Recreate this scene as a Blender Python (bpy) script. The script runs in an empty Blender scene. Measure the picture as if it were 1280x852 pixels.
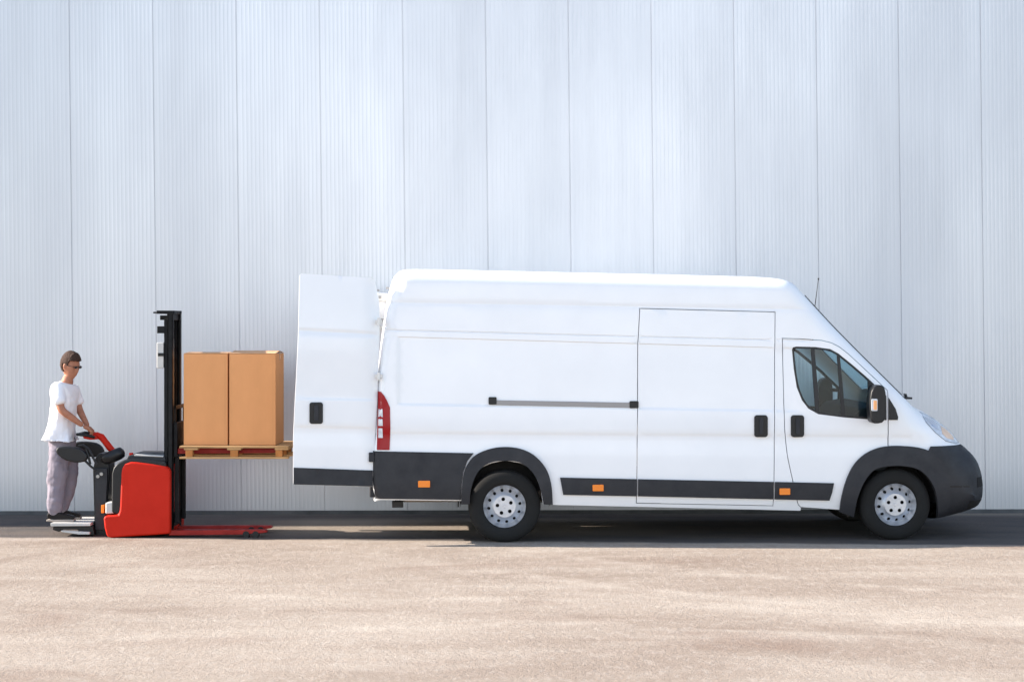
import bpy, bmesh, math, random
from mathutils import Vector, Matrix, Quaternion, noise as mnoise
from mathutils.geometry import delaunay_2d_cdt
random.seed(7)
R = math.radians
scn = bpy.context.scene
COL = scn.collection

# ------------------------------------------------------------ camera model
F, CX, CY, D, HC = 2185.2, 640.0, 404.0, 18.0, 2.249
def P(px, py, Y=0.0):
    d = D + Y
    return Vector(((px-CX)/F*d, Y, HC-(py-CY)/F*d))
cam = bpy.data.cameras.new('camera'); camo = bpy.data.objects.new('camera', cam); COL.objects.link(camo)
camo.location = (0, -D, HC); camo.rotation_euler = (R(90), 0, 0)
cam.sensor_width = 36; cam.lens = F/1280*36; cam.shift_y = (CY-426)/1280; cam.clip_end = 3000
scn.camera = camo

# ------------------------------------------------------------ materials
def mat(name, col, rough=.5, metal=0, spec=.5, coat=0, bump=0, bscale=60, var=0, vscale=3, vcol=None, vstretch=(1,1,1), coat_rough=.05, emit=None):
    m = bpy.data.materials.new(name); m.use_nodes = True
    nt = m.node_tree; b = nt.nodes['Principled BSDF']
    b.inputs['Base Color'].default_value = (*col, 1)
    b.inputs['Roughness'].default_value = rough; b.inputs['Metallic'].default_value = metal
    b.inputs['Specular IOR Level'].default_value = spec
    b.inputs['Coat Weight'].default_value = coat; b.inputs['Coat Roughness'].default_value = coat_rough
    tc = nt.nodes.new('ShaderNodeTexCoord')
    if var:
        mp = nt.nodes.new('ShaderNodeMapping'); mp.inputs['Scale'].default_value = vstretch
        nt.links.new(tc.outputs['Object'], mp.inputs[0])
        n = nt.nodes.new('ShaderNodeTexNoise'); n.inputs['Scale'].default_value = vscale; n.inputs['Detail'].default_value = 6
        n.inputs['Roughness'].default_value = .65
        nt.links.new(mp.outputs[0], n.inputs['Vector'])
        rp = nt.nodes.new('ShaderNodeMapRange'); rp.inputs[1].default_value = .35; rp.inputs[2].default_value = .68
        nt.links.new(n.outputs['Fac'], rp.inputs[0])
        mx = nt.nodes.new('ShaderNodeMix'); mx.data_type = 'RGBA'
        c2 = vcol or tuple(c*(1-var) for c in col)
        mx.inputs[6].default_value = (*col, 1); mx.inputs[7].default_value = (*c2, 1)
        nt.links.new(rp.outputs[0], mx.inputs[0]); nt.links.new(mx.outputs[2], b.inputs['Base Color'])
        m2 = nt.nodes.new('ShaderNodeMapRange'); m2.inputs[3].default_value = rough; m2.inputs[4].default_value = min(1, rough*1.35+.03)
        nt.links.new(rp.outputs[0], m2.inputs[0]); nt.links.new(m2.outputs[0], b.inputs['Roughness'])
    if bump:
        n = nt.nodes.new('ShaderNodeTexNoise'); n.inputs['Scale'].default_value = bscale; n.inputs['Detail'].default_value = 4
        nt.links.new(tc.outputs['Object'], n.inputs['Vector'])
        bp = nt.nodes.new('ShaderNodeBump'); bp.inputs['Strength'].default_value = bump; bp.inputs['Distance'].default_value = .01
        nt.links.new(n.outputs['Fac'], bp.inputs['Height']); nt.links.new(bp.outputs[0], b.inputs['Normal'])
    return m
def glass_mat(name, tint=(.8,.9,.9), spec=1.0, rough=.0):
    m = bpy.data.materials.new(name); m.use_nodes = True; nt = m.node_tree
    nt.nodes.clear()
    o = nt.nodes.new('ShaderNodeOutputMaterial'); t = nt.nodes.new('ShaderNodeBsdfTransparent'); t.inputs[0].default_value = (*tint, 1)
    g = nt.nodes.new('ShaderNodeBsdfGlossy'); g.inputs['Roughness'].default_value = rough
    f = nt.nodes.new('ShaderNodeFresnel'); f.inputs[0].default_value = 1.5
    mu = nt.nodes.new('ShaderNodeMath'); mu.operation = 'MULTIPLY'; mu.inputs[1].default_value = spec
    mx = nt.nodes.new('ShaderNodeMixShader')
    nt.links.new(f.outputs[0], mu.inputs[0]); nt.links.new(mu.outputs[0], mx.inputs[0])
    nt.links.new(t.outputs[0], mx.inputs[1]); nt.links.new(g.outputs[0], mx.inputs[2]); nt.links.new(mx.outputs[0], o.inputs[0])
    return m
M = {}
M['white'] = mat('white_paint', (.82,.83,.85), .34, coat=.3, var=.035, vscale=1.5)
M['white_in'] = mat('white_primer', (.74,.73,.70), .5, var=.1)
M['plastic'] = mat('grey_plastic', (.024,.0255,.031), .5, spec=.35, bump=.12, bscale=300, var=.16, vscale=5)
M['black'] = mat('black_plastic', (.008,.0085,.01), .42, spec=.35, bump=.08, bscale=200)
M['seal'] = mat('black_seal', (.012,.012,.013), .55)
M['dark'] = mat('dark_underside', (.03,.028,.027), .8, var=.4)
M['tyre'] = mat('tyre_rubber', (.010,.0105,.011), .75, spec=.3, bump=.2, bscale=120, var=.25, vcol=(.016,.0155,.015))
M['rim'] = mat('steel_rim', (.57,.59,.63), .34, metal=.65, var=.2, vscale=12)
M['hole'] = mat('black_hole', (.008,.008,.008), .9)
M['amber'] = mat('amber_lens', (.85,.22,.01), .2, coat=.5)
M['red_lens'] = mat('red_lens', (.30,.004,.008), .3, spec=.25)
M['clear_lens'] = mat('clear_lens', (.66,.70,.76), .15, coat=.8, var=.3, vscale=25)
M['alu'] = mat('aluminium', (.27,.265,.27), .45, metal=.5)
M['chrome'] = mat('chrome', (.85,.85,.87), .12, metal=1)
M['glass'] = glass_mat('window_glass', (.80,.92,.93), .55)
M['wsglass'] = glass_mat('windscreen_glass', (.42,.66,.76), 1.3)
M['seat'] = mat('seat_cloth', (.015,.02,.024), .85, bump=.2)
M['rust'] = mat('chassis_rail', (.30,.25,.20), .75, var=.5, vscale=8)
M['red'] = mat('red_enamel', (.52,.014,.003), .45, coat=0, spec=.2, var=.10, vscale=4)
M['red2'] = mat('dark_red_steel', (.34,.012,.008), .45, spec=.3, var=.4, vscale=10)
M['mast'] = mat('black_steel', (.006,.0065,.008), .5, spec=.25, var=.3, vscale=10)
M['steel'] = mat('bare_steel', (.35,.35,.35), .35, metal=.8, var=.3)
M['cover'] = mat('light_grey_cover', (.55,.54,.52), .45, var=.15)
M['card'] = mat('cardboard', (.70,.325,.132), .85, var=.10, vscale=2.5, vstretch=(1,1,.4), bump=.05, bscale=40)
M['cardtop'] = mat('cardboard_flap', (.64,.36,.19), .85, var=.10, vscale=3)
M['tape'] = mat('packing_tape', (.50,.30,.15), .25)
M['wood'] = mat('pallet_pine', (.56,.33,.145), .8, var=.4, vscale=3, vstretch=(1,12,12), bump=.2, bscale=90)
M['woodblock'] = mat('pallet_block', (.50,.20,.055), .85, var=.3, vscale=12, bump=.2)
M['skin'] = mat('skin', (.40,.165,.095), .55, var=.2, vscale=20)
M['hair'] = mat('brown_hair', (.05,.02,.011), .75, bump=.8, bscale=180, var=.4, vscale=60)
M['shirt'] = mat('white_cotton', (.78,.77,.80), .9, bump=.4, bscale=22)
M['trouser'] = mat('lilac_grey_cotton', (.235,.21,.25), .95, spec=.2, bump=.5, bscale=25, var=.15, vscale=6)
M['shoe'] = mat('dark_leather', (.010,.008,.008), .5, spec=.2)
M['sole'] = mat('shoe_sole', (.35,.30,.26), .8)
M['eyew'] = mat('eye_white', (.8,.78,.75), .3)
M['lens'] = mat('dark_spectacle_lens', (.02,.02,.025), .15)

# ------------------------------------------------------------ object helpers
def link(name, me, m=None, parent=None, smooth=0, bevel=0, segs=2, inv=False):
    o = bpy.data.objects.new(name, me); COL.objects.link(o)
    if m is not None and not len(me.materials): me.materials.append(m)
    if parent is not None:
        o.parent = parent
        if inv: o.matrix_parent_inverse = WM(parent).inverted()
    if smooth:
        me.polygons.foreach_set('use_smooth', [True]*len(me.polygons)); me.set_sharp_from_angle(angle=R(smooth))
    if bevel:
        b = o.modifiers.new('bevel', 'BEVEL'); b.width = bevel; b.segments = segs; b.limit_method = 'ANGLE'; b.angle_limit = R(35)
        me.polygons.foreach_set('use_smooth', [True]*len(me.polygons)); me.set_sharp_from_angle(angle=R(30))
        b.harden_normals = True
    return o
def WM(o):
    m = Matrix.LocRotScale(o.location, o.rotation_euler, o.scale)
    return (WM(o.parent) @ o.matrix_parent_inverse @ m) if o.parent else m
def bm2me(name, bm, fix=True):
    if fix: bmesh.ops.recalc_face_normals(bm, faces=bm.faces[:])
    me = bpy.data.meshes.new(name); bm.to_mesh(me); bm.free(); return me
def thing(name, label, cat, loc=(0,0,0), rz=0, group=None):
    o = bpy.data.objects.new(name, None); COL.objects.link(o); o.location = loc; o.rotation_euler = (0,0,rz)
    o.empty_display_size = .2; tag(o, label, cat, group); return o
def tag(o, label=None, cat=None, group=None, kind=None):
    if label: o['label'] = label
    if cat: o['category'] = cat
    if group: o['group'] = group
    if kind: o['kind'] = kind
    return o
def add_box(bm, c, s, rot=None):
    m = Matrix.Translation(c) @ (rot.to_4x4() if rot else Matrix.Identity(4)) @ Matrix.Diagonal((s[0], s[1], s[2], 1))
    bmesh.ops.create_cube(bm, size=1, matrix=m)
def add_box2(bm, a, b):
    c = [(a[i]+b[i])/2 for i in range(3)]; s = [abs(b[i]-a[i]) for i in range(3)]; add_box(bm, c, s)
def add_cyl(bm, a, b, r, r2=None, n=20):
    a, b = Vector(a), Vector(b); d = b-a
    q = d.to_track_quat('Z', 'Y')
    bmesh.ops.create_cone(bm, cap_ends=True, segments=n, radius1=r, radius2=r if r2 is None else r2, depth=d.length,
                          matrix=Matrix.Translation((a+b)/2) @ q.to_matrix().to_4x4())
def add_tube(bm, pts, rad, n=12, closed=False):
    pts = [Vector(p) for p in pts]; rings = []
    L = len(pts)
    up = None
    for i, p in enumerate(pts):
        if closed: t = pts[(i+1) % L]-pts[i-1]
        else: t = pts[min(i+1, L-1)]-pts[max(i-1, 0)]
        t.normalize()
        if up is None: up = t.orthogonal().normalized()
        u = (up - t*up.dot(t)).normalized(); up = u; v = t.cross(u)
        r = rad[i] if isinstance(rad, (list, tuple)) else rad
        rings.append([bm.verts.new(p+u*math.cos(a)*r+v*math.sin(a)*r) for a in [2*math.pi*k/n for k in range(n)]])
    for i in range(L if closed else L-1):
        A, B = rings[i], rings[(i+1) % L]
        for k in range(n): bm.faces.new((A[k], A[(k+1) % n], B[(k+1) % n], B[k]))
    if not closed: bm.faces.new(rings[0][::-1]); bm.faces.new(rings[-1])
def add_lathe(bm, prof, c, axis='Y', n=64):     # prof: (radius, offset along axis)
    rings = []
    for r, h in prof:
        ring = []
        for k in range(n):
            a = 2*math.pi*k/n
            ring.append(bm.verts.new(Vector(c)+Vector((r*math.cos(a), h, r*math.sin(a)))))
        rings.append(ring)
    for i in range(len(rings)-1):
        for k in range(n): bm.faces.new((rings[i][k], rings[i][(k+1) % n], rings[i+1][(k+1) % n], rings[i+1][k]))
def add_prism(bm, pts, y0, y1):     # pts = (x, z)
    A = [bm.verts.new((x, y0, z)) for x, z in pts]; B = [bm.verts.new((x, y1, z)) for x, z in pts]
    bm.faces.new(A); bm.faces.new(B[::-1])
    for i in range(len(pts)):
        j = (i+1) % len(pts); bm.faces.new((A[j], A[i], B[i], B[j]))
def smooth_poly(pts, it=1, closed=True):
    for _ in range(it):
        o = []; n = len(pts)
        if not closed: o.append(pts[0])
        for i in range(n if closed else n-1):
            a, b = pts[i], pts[(i+1) % n]
            o += [(a[0]*.75+b[0]*.25, a[1]*.75+b[1]*.25), (a[0]*.25+b[0]*.75, a[1]*.25+b[1]*.75)]
        if not closed: o.append(pts[-1])
        pts = o
    return pts
def rrect(x0, z0, x1, z1, r, n=5):
    o = []
    for cx, cz, a0 in ((x1-r, z1-r, 0), (x0+r, z1-r, 90), (x0+r, z0+r, 180), (x1-r, z0+r, 270)):
        for k in range(n+1):
            a = R(a0+90*k/n); o.append((cx+r*math.cos(a), cz+r*math.sin(a)))
    return o

# ------------------------------------------------------------ CDT panel
def inside(p, poly):
    x, z = p; c = False; n = len(poly); j = n-1
    for i in range(n):
        xi, zi = poly[i]; xj, zj = poly[j]
        if (zi > z) != (zj > z) and x < (xj-xi)*(z-zi)/(zj-zi)+xi: c = not c
        j = i
    return c
def dist_seg(p, a, b):
    ax, az = a; bx, bz = b; dx, dz = bx-ax, bz-az
    L = dx*dx+dz*dz
    t = 0 if L == 0 else max(0, min(1, ((p[0]-ax)*dx+(p[1]-az)*dz)/L))
    return math.hypot(p[0]-ax-dx*t, p[1]-az-dz*t), t
def dens(poly, s):
    o = []; n = len(poly)
    for i in range(n):
        a, b = poly[i], poly[(i+1) % n]; k = max(1, int(math.hypot(a[0]-b[0], a[1]-b[1])/s+.5))
        for q in range(k): o.append((a[0]+(b[0]-a[0])*q/k, a[1]+(b[1]-a[1])*q/k))
    return o
def panel_bm(bm, outer, holes, fn, depthvec, grid=.08, extra=(), lines=(), step=.05, rim=True, norim=None):
    outer = dens(outer, step); holes = [dens(h, step) for h in holes]
    V, E = [], []
    for loop in [outer]+holes:
        s = len(V); V += loop; n = len(loop)
        E += [(s+i, s+(i+1) % n) for i in range(n)]
    def ok(p, m):
        if not inside(p, outer): return False
        for h in holes:
            if inside(p, h): return False
        for loop in [outer]+holes:
            n = len(loop)
            for i in range(n):
                if dist_seg(p, loop[i], loop[(i+1) % n])[0] < m: return False
        return True
    x0 = min(p[0] for p in outer); x1 = max(p[0] for p in outer); z0 = min(p[1] for p in outer); z1 = max(p[1] for p in outer)
    for ln in lines:
        k = max(1, int(math.hypot(ln[1][0]-ln[0][0], ln[1][1]-ln[0][1])/grid))
        prev = None
        for q in range(k+1):
            p = (ln[0][0]+(ln[1][0]-ln[0][0])*q/k, ln[0][1]+(ln[1][1]-ln[0][1])*q/k)
            if ok(p, .004):
                V.append(p)
                if prev is not None: E.append((prev, len(V)-1))
                prev = len(V)-1
            else: prev = None
    def clear(p, m):
        for ln in lines:
            if dist_seg(p, ln[0], ln[1])[0] < m: return False
        return True
    EP = []
    for pl in extra:
        prev = None
        for p in pl:
            if p is not None and ok(p, .003) and clear(p, .012):
                V.append(p); EP.append(p)
                if prev is not None: E.append((prev, len(V)-1))
                prev = len(V)-1
            else: prev = None
    cells = {}
    for p in EP: cells.setdefault((int(p[0]/.05+1000), int(p[1]/.05+1000)), []).append(p)
    def farring(p):
        a, b = int(p[0]/.05+1000), int(p[1]/.05+1000)
        for i in (-1, 0, 1):
            for j in (-1, 0, 1):
                for q in cells.get((a+i, b+j), ()):
                    if math.hypot(q[0]-p[0], q[1]-p[1]) < .04: return False
        return True
    i = 0; z = z0+grid*.5
    while z < z1:
        x = x0+grid*.5+(grid*.5 if i % 2 else 0)
        while x < x1:
            p = (x, z)
            if farring(p) and ok(p, grid*.45) and clear(p, .02): V.append(p)
            x += grid
        z += grid*.87; i += 1
    r = delaunay_2d_cdt([Vector(v) for v in V], E, [], 0, 1e-6)
    vs = [bm.verts.new(fn(v[0], v[1])) for v in r[0]]
    cnt = {}
    for f in r[2]:
        c = (sum(r[0][i][0] for i in f)/3, sum(r[0][i][1] for i in f)/3)
        if not inside(c, outer) or any(inside(c, h) for h in holes): continue
        try: bm.faces.new([vs[i] for i in f])
        except ValueError: continue
        for a, b in zip(f, list(f[1:])+[f[0]]):
            k = (min(a, b), max(a, b)); cnt.setdefault(k, []).append((a, b))
    if rim:
        low = {}
        for k, l in cnt.items():
            if len(l) == 1:
                a, b = l[0]
                if norim and norim(r[0][a]) and norim(r[0][b]): continue
                for q in (a, b):
                    if q not in low: low[q] = bm.verts.new(vs[q].co+Vector(depthvec))
                bm.faces.new((vs[b], vs[a], low[a], low[b]))
    for v in [v for v in vs if not v.link_faces]: bm.verts.remove(v)

# ============================================================ VAN
YAW = R(2.7)
VO = P(631, 677, 0); VO.y = -.09; VO.z = 0
van = thing('delivery_van', 'long white high roof panel van with its near rear door swung open', 'van', VO, YAW)
W = 2.05
def V(px, py, yo=0.0):      # pixel -> van local (x, z) on the plane y' = yo
    dx, dz = (px-CX)/F, -(py-CY)/F
    # world point = (dx*d, -D+d, HC+dz*d); local y = -sin*(X-VO.x)+cos*(Y-VO.y)
    s, c = math.sin(YAW), math.cos(YAW)
    # -s*(dx*d-VO.x)+c*(d-D-VO.y) = yo
    d = (yo - s*VO.x + c*(D+VO.y))/(c - s*dx)
    X, Y, Z = dx*d-VO.x, d-D-VO.y, HC+dz*d
    return (c*X+s*Y, Z)
# outline: (px, py, corner radius)
OUT = [(469,624,.06),(466,600,.06),(466,563,.06),(471,530,.07),(472.5,490,.08),(475,450,.09),(479,415,.10),(484,380,.12),(488,362,.14),(493,347,.16),(499,340,.13),(508,337.3,.13),
       (560,338,.13),(700,341.2,.13),(850,344.5,.13),(950,347,.13),(980,348.6,.13),(990,352,.14),(997,358,.15),(1004,366,.15),(1020,384,.17),(1040,406,.16),(1070,437,.15),(1100,467,.15),(1128,495,.16),(1146,513,.22),
       (1162,520,.28),(1180,532,.30),(1193,545,.32),(1201,556,.33),(1211,564,.34),(1219,575,.34),(1224,590,.34),(1226,606,.34),(1226,622,.33),(1221,633,.30),(1205,640,.2),(1176,648,.08)]
def bottom_pts():
    return [(1174,634),(1169,609),(1160,594),(1147,584),(1129,581),(1098,582.5),(1088,589),(1077,605),(1071,625),(1069,640),
            (1051,640),(900,636),(780,633),(691,631),(679,630),(676,611),(669,593),(655,579),(631,575),(606,580),(595,591),(588,611),(587,626)]
OL = [V(a, b, r if a > 980 else .05) for a, b, r in OUT]; ORr = [r for a, b, r in OUT]
def densO():
    # Chaikin smooth open polyline with radius
    pts = [(p[0], p[1], r) for p, r in zip(OL, ORr)]
    o = [pts[0]]
    for i in range(len(pts)-1):
        a, b = pts[i], pts[i+1]
        o += [tuple(a[k]*.8+b[k]*.2 for k in range(3)), tuple(a[k]*.2+b[k]*.8 for k in range(3))]
    o.append(pts[-1])
    q = []
    for a, b in zip(o, o[1:]):
        k = max(1, int(math.hypot(a[0]-b[0], a[1]-b[1])/.06+.99))
        for j in range(k): q.append(tuple(a[i]+(b[i]-a[i])*j/k for i in range(3)))
    q.append(o[-1]); return q
OD = densO()
BOT = [V(*p) for p in bottom_pts()]
BODY = [(p[0], p[1]) for p in OD]+BOT
LA = (V(480,412.2), V(1010,426)); LB = (V(480,419.8), V(979,434)); LC = (V(485,505), V(1110,516)); LD = (V(490,541), V(1100,545)); LU = (V(490,378), V(975,386))
def zl(L, x): return L[0][1]+(L[1][1]-L[0][1])*(x-L[0][0])/(L[1][0]-L[0][0])
def sst(a, b, x):
    t = max(0, min(1, (x-a)/(b-a))); return t*t*(3-2*t)
XPL = V(498,460)[0]; XNO = V(1003,460)[0]
def inset(x, z):
    best = 9; br = .1
    for i in range(len(OD)-1):
        a, b = OD[i], OD[i+1]
        d, t = dist_seg((x, z), a[:2], b[:2])
        if d < best: best = d; br = a[2]+(b[2]-a[2])*t
    ins = 0
    if best < br:
        q = 1-best/br; ins = br*(1-math.sqrt(max(0, 1-q*q)))
    if z > 1.1: ins += .075*((z-1.1)/1.6)**1.4
    if z < .62: ins += .10*((.62-z)/.4)**2
    # pressed panel and swage lines
    zb, zc, za, zd, zu = zl(LB, x), zl(LC, x), zl(LA, x), zl(LD, x), zl(LU, x)
    k = sst(XPL-.012, XPL+.012, x)*(1-sst(XNO-.1, XNO, x))
    ins += .011*k*sst(zc-.010, zc+.010, z)*(1-sst(zb-.010, zb, z))
    kk = (1-sst(XNO, XNO+.2, x))
    ins += .009*kk*max(0, 1-abs(z-za)/.010)
    ins += .006*kk*max(0, 1-abs(z-zu)/.03)
    ins += .010*sst(zd+.04, zd-.02, z) if False else .012*(1-sst(zd-.02, zd+.03, z))*sst(zd-.25, zd-.02, z)
    return ins
def vmap(off=0, far=False):
    def fn(x, z):
        o = off(x, z) if callable(off) else off
        y = inset(x, z)-o
        return Vector((x, W-y if far else y, z))
    return fn
RINGS = []
for d in (.034, .13, .29, .5, .74, 1.0):
    pl = []
    for i in range(len(OD)):
        a = OD[max(0, i-1)]; b = OD[min(len(OD)-1, i+1)]
        L = math.hypot(b[0]-a[0], b[1]-a[1]); nx, nz = (b[1]-a[1])/L, -(b[0]-a[0])/L
        pl.append((OD[i][0]+nx*d*OD[i][2], OD[i][1]+nz*d*OD[i][2], d*OD[i][2]))
    # keep only points that really are d away from the outline
    RINGS.append([(p[0], p[1]) if min(dist_seg(p[:2], OD[k][:2], OD[k+1][:2])[0] for k in range(len(OD)-1)) > p[2]*.93 else None for p in pl])
LINES = []
for L in (LA, LB, LC, LD, LU):
    for o in (-.022, -.010, 0, .010, .022):
        LINES.append(((L[0][0]-.3, zl(L, L[0][0]-.3)+o), (L[1][0]+.3, zl(L, L[1][0]+.3)+o)))
for o in (-.012, 0, .012): LINES.append(((XPL+o, zl(LC, XPL)), (XPL+o, zl(LB, XPL))))
def on_outline(p):
    for i in range(len(OD)-1):
        if dist_seg(p, OD[i][:2], OD[i+1][:2])[0] < .002: return True
    return False
def vpanel(name, outer, holes=(), off=0, m=None, parent=van, far=False, both=False, grid=.08, depth=.03, step=.05, near=True, smooth=40):
    res = None
    for fr in ([False, True] if both else [far]):
        bm = bmesh.new()
        panel_bm(bm, outer, list(holes), vmap(off, fr), (0, -depth if fr else depth, 0), grid, RINGS, LINES, step, norim=on_outline)
        o = link(name, bm2me(name, bm, fix=False), m, parent, smooth=smooth)
        if res is None: res = o
    return res
def VP(pts, sm=0, yo=0): 
    q = [V(p[0], p[1], yo) for p in pts]
    return smooth_poly(q, sm) if sm else q
def strip(bm, i0, i1, off=0, crown=.03, n=10, far_only=False):
    seg = OD[i0:i1+1]; rows = []
    for (x, z, r) in seg:
        y0 = inset(x, z)-off; row = []
        for k in range(n+1):
            t = k/n; y = y0+(W-2*y0)*t
            c = crown*(1-(2*t-1)**2)
            row.append(bm.verts.new((x, y, z)))
            row[-1].co += Vector((0, 0, 0))
        rows.append((row, x, z, r))
    # crown along outward normal
    for i, (row, x, z, r) in enumerate(rows):
        a = seg[max(0, i-1)]; b = seg[min(len(seg)-1, i+1)]
        L = math.hypot(b[0]-a[0], b[1]-a[1]) or 1; nx, nz = -(b[1]-a[1])/L, (b[0]-a[0])/L
        for k, v in enumerate(row):
            t = k/n; c = crown*(1-(2*t-1)**2)
            v.co.x += nx*c; v.co.z += nz*c
    for i in range(len(rows)-1):
        for k in range(n): bm.faces.new((rows[i][0][k], rows[i][0][k+1], rows[i+1][0][k+1], rows[i+1][0][k]))
def oidx(px, py):
    p = V(px, py, .33 if px > 1150 else .16 if px > 980 else .05); return min(range(len(OD)), key=lambda i: math.hypot(OD[i][0]-p[0], OD[i][1]-p[1]))

SLIDE = VP([(800.8,385.5),(970,390),(969,440),(967,632),(796,628.5),(798,430)])
CABD = VP([(979,423),(1000,423.5),(1028,425.5),(1040,428.5),(1050,433.5),(1062,443),(1076,456),(1110,488),(1110,582),(1098,582.5),(1088,589),(1077,605),(1071,625),(1069,638.5),
           (1050,637.6),(1002.5,634),(999,631),(997,624.5),(991,600),(984.5,570),(981,536),(980,480)])
WIN = VP([(991,437),(992,434),(996,433),(1020,433.5),(1038.6,436),(1049,441.7),(1066,455.5),(1082.7,470),(1091.5,478.6),(1108,494),(1108,525),(1100,525),(1054.5,521.5),(1023,517.4),(1010.5,510.4),(1002.6,500),(996.4,484),(993,461)])
TAIL = VP([(472,489),(476,489.5),(480,494),(484,501),(487.5,509),(488,536),(487,562),(471,562)])
def off_poly(poly, d):   # crude inset/outset towards/from centroid along normals
    n = len(poly); A = sum(poly[i][0]*poly[(i+1) % n][1]-poly[(i+1) % n][0]*poly[i][1] for i in range(n))
    s = 1 if A > 0 else -1; o = []
    for i in range(n):
        a, b, c = poly[i-1], poly[i], poly[(i+1) % n]
        def nrm(p, q):
            L = math.hypot(q[0]-p[0], q[1]-p[1]) or 1; return (s*(q[1]-p[1])/L, -s*(q[0]-p[0])/L)
        n1, n2 = nrm(a, b), nrm(b, c); m = (n1[0]+n2[0], n1[1]+n2[1]); L = math.hypot(*m) or 1
        m = (m[0]/L, m[1]/L); k = max(.5, m[0]*n1[0]+m[1]*n1[1])
        o.append((b[0]+m[0]*d/k, b[1]+m[1]*d/k))
    return o
# cut the body outline so cab door hole does not touch the arch edge: body is split fore and aft of the doors
G = .0055
# body: rear quarter + pillar with the sliding door as a hole; front wing; windscreen surround
REARB = None
i_ws0, i_ws1 = oidx(1006, 368), oidx(1127, 494)
# near side body, hole = sliding door, minus cab door by building outer polygon that follows the cab door's rear/top edge
def body_outer():
    o = [(p[0], p[1]) for p in OD]
    tailb = [V(*p) for p in [(1174,634),(1169,609),(1160,594),(1147,584),(1129,581),(1111.2,582)]]
    door = off_poly(CABD, G)
    # indices in CABD: 7=(1110,488) 6 .. 0=(979,423), 21..14
    edge = [door[7]]+[door[k] for k in (6,5,4,3,2,1,0)]+[door[k] for k in (21,20,19,18,17,16,15)]
    bot = [(door[15][0]-.002, V(1003,638.6)[1])]+[V(*p) for p in [(900,636),(780,633),(691,631),(679,630),(676,611),(669,593),(655,579),(631,575),(606,580),(595,591),(588,611),(587,626)]]
    return o+tailb+edge+bot
BO = body_outer()
bmB = bmesh.new()
panel_bm(bmB, BO, [off_poly(SLIDE, G), off_poly(TAIL, .001)] if False else [off_poly(SLIDE, G)], vmap(0), (0, .03, 0), .075, RINGS, LINES, .045, norim=on_outline)
FARWIN = [(p[0], p[1]) for p in WIN]
panel_bm(bmB, BODY, [FARWIN], vmap(0, True), (0, -.03, 0), .1, RINGS, LINES, .06, norim=on_outline)
strip(bmB, oidx(484,380), i_ws0, crown=.035)
strip(bmB, i_ws1, oidx(1199,553), crown=.06)
bmesh.ops.remove_doubles(bmB, verts=bmB.verts[:], dist=.0006)
bmesh.ops.recalc_face_normals(bmB, faces=bmB.faces[:])
body = link('body', bm2me('body', bmB, fix=False), M['white'], van, smooth=40)
# windscreen
bm = bmesh.new(); strip(bm, i_ws0, i_ws1, crown=.075, n=14)
link('windscreen', bm2me('windscreen', bm, False), M['wsglass'], van, smooth=60)
# black windscreen surround bars
bm = bmesh.new()
for fr in (0, 1):
    pts = []
    for i in range(i_ws0, i_ws1+1):
        x, z, r = OD[i]; y = inset(x, z); pts.append((x+.004, (W-y) if fr else y, z+.004))
    add_tube(bm, pts, .0055, 8)
link('windscreen_seal', bm2me('seal', bm), M['seal'], van, smooth=60)

# sliding door
sd = vpanel('sliding_door', off_poly(SLIDE, -G*.4), off=0, m=M['white'], grid=.08)
# cab door with window
cd = vpanel('cab_door', off_poly(CABD, -G*.4), [off_poly(WIN, 0)], m=M['white'], grid=.06, step=.035)
WF = off_poly(WIN, -.002)
vpanel('window_frame', WF, [smooth_poly(off_poly(WIN, -.021), 1)], off=.001, m=M['seal'], parent=cd, grid=.2, step=.03, depth=.02)
vpanel('window_pane', off_poly(WIN, -.017), off=-.011, m=M['glass'], parent=cd, grid=.1, depth=.003)
vpanel('window_divider', VP([(1047,441),(1050.5,442.5),(1054,480),(1057,521),(1052,521),(1049.5,480)]), off=-.004, m=M['seal'], parent=cd, grid=.2, depth=.02)
vpanel('window_divider', VP([(1014.5,434.5),(1019,434.5),(1024,500),(1024,516),(1019.5,514)]), off=-.004, m=M['seal'], parent=cd, grid=.2, depth=.02)
vpanel('mirror_mount', VP([(1085,472.5),(1108,494.3),(1108,524.5),(1085,523.5)]), off=.012, m=M['black'], parent=cd, grid=.2, depth=.02)
vpanel('wing_corner_trim', VP([(1111,497),(1119.6,511),(1122.5,521),(1122,524.6),(1111,524.6)]), off=.012, m=M['black'], parent=van, grid=.2, depth=.02)
vpanel('window_frame', off_poly(FARWIN, -.002), [off_poly(WIN, -.03)], off=.002, m=M['seal'], far=True, grid=.2, step=.03, depth=.02)
vpanel('window_pane', off_poly(FARWIN, -.01), off=-.008, m=M['glass'], far=True, grid=.15, depth=.003)

def vbox(name, x0, z0, x1, z1, out, inn, m, parent, bev=.006, r=.02, far=False):
    # rounded rectangular block standing proud of the side
    bm = bmesh.new(); c = ((x0+x1)/2, (z0+z1)/2); y = inset(*c)
    p = rrect(min(x0,x1), min(z0,z1), max(x0,x1), max(z0,z1), r)
    if far: add_prism(bm, p, W-y-inn, W-y+out)
    else: add_prism(bm, p, y-out, y+inn)
    return link(name, bm2me(name, bm), m, parent, bevel=bev)
def handle(par, px0, px1, py0, py1):
    a = V(px0, py1); b = V(px1, py0)
    h = vbox('door_handle', a[0], a[1], b[0], b[1], .018, .02, M['black'], par, .007, .03)
    cx = (a[0]+b[0])/2
    vbox('handle_grip', cx-.02, a[1]+.03, cx+.02, b[1]-.03, .035, .0, M['plastic'], h, .006, .015)
handle(sd, 942.7, 959.6, 518.5, 546); handle(cd, 988.5, 1005, 518.5, 546)
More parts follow.
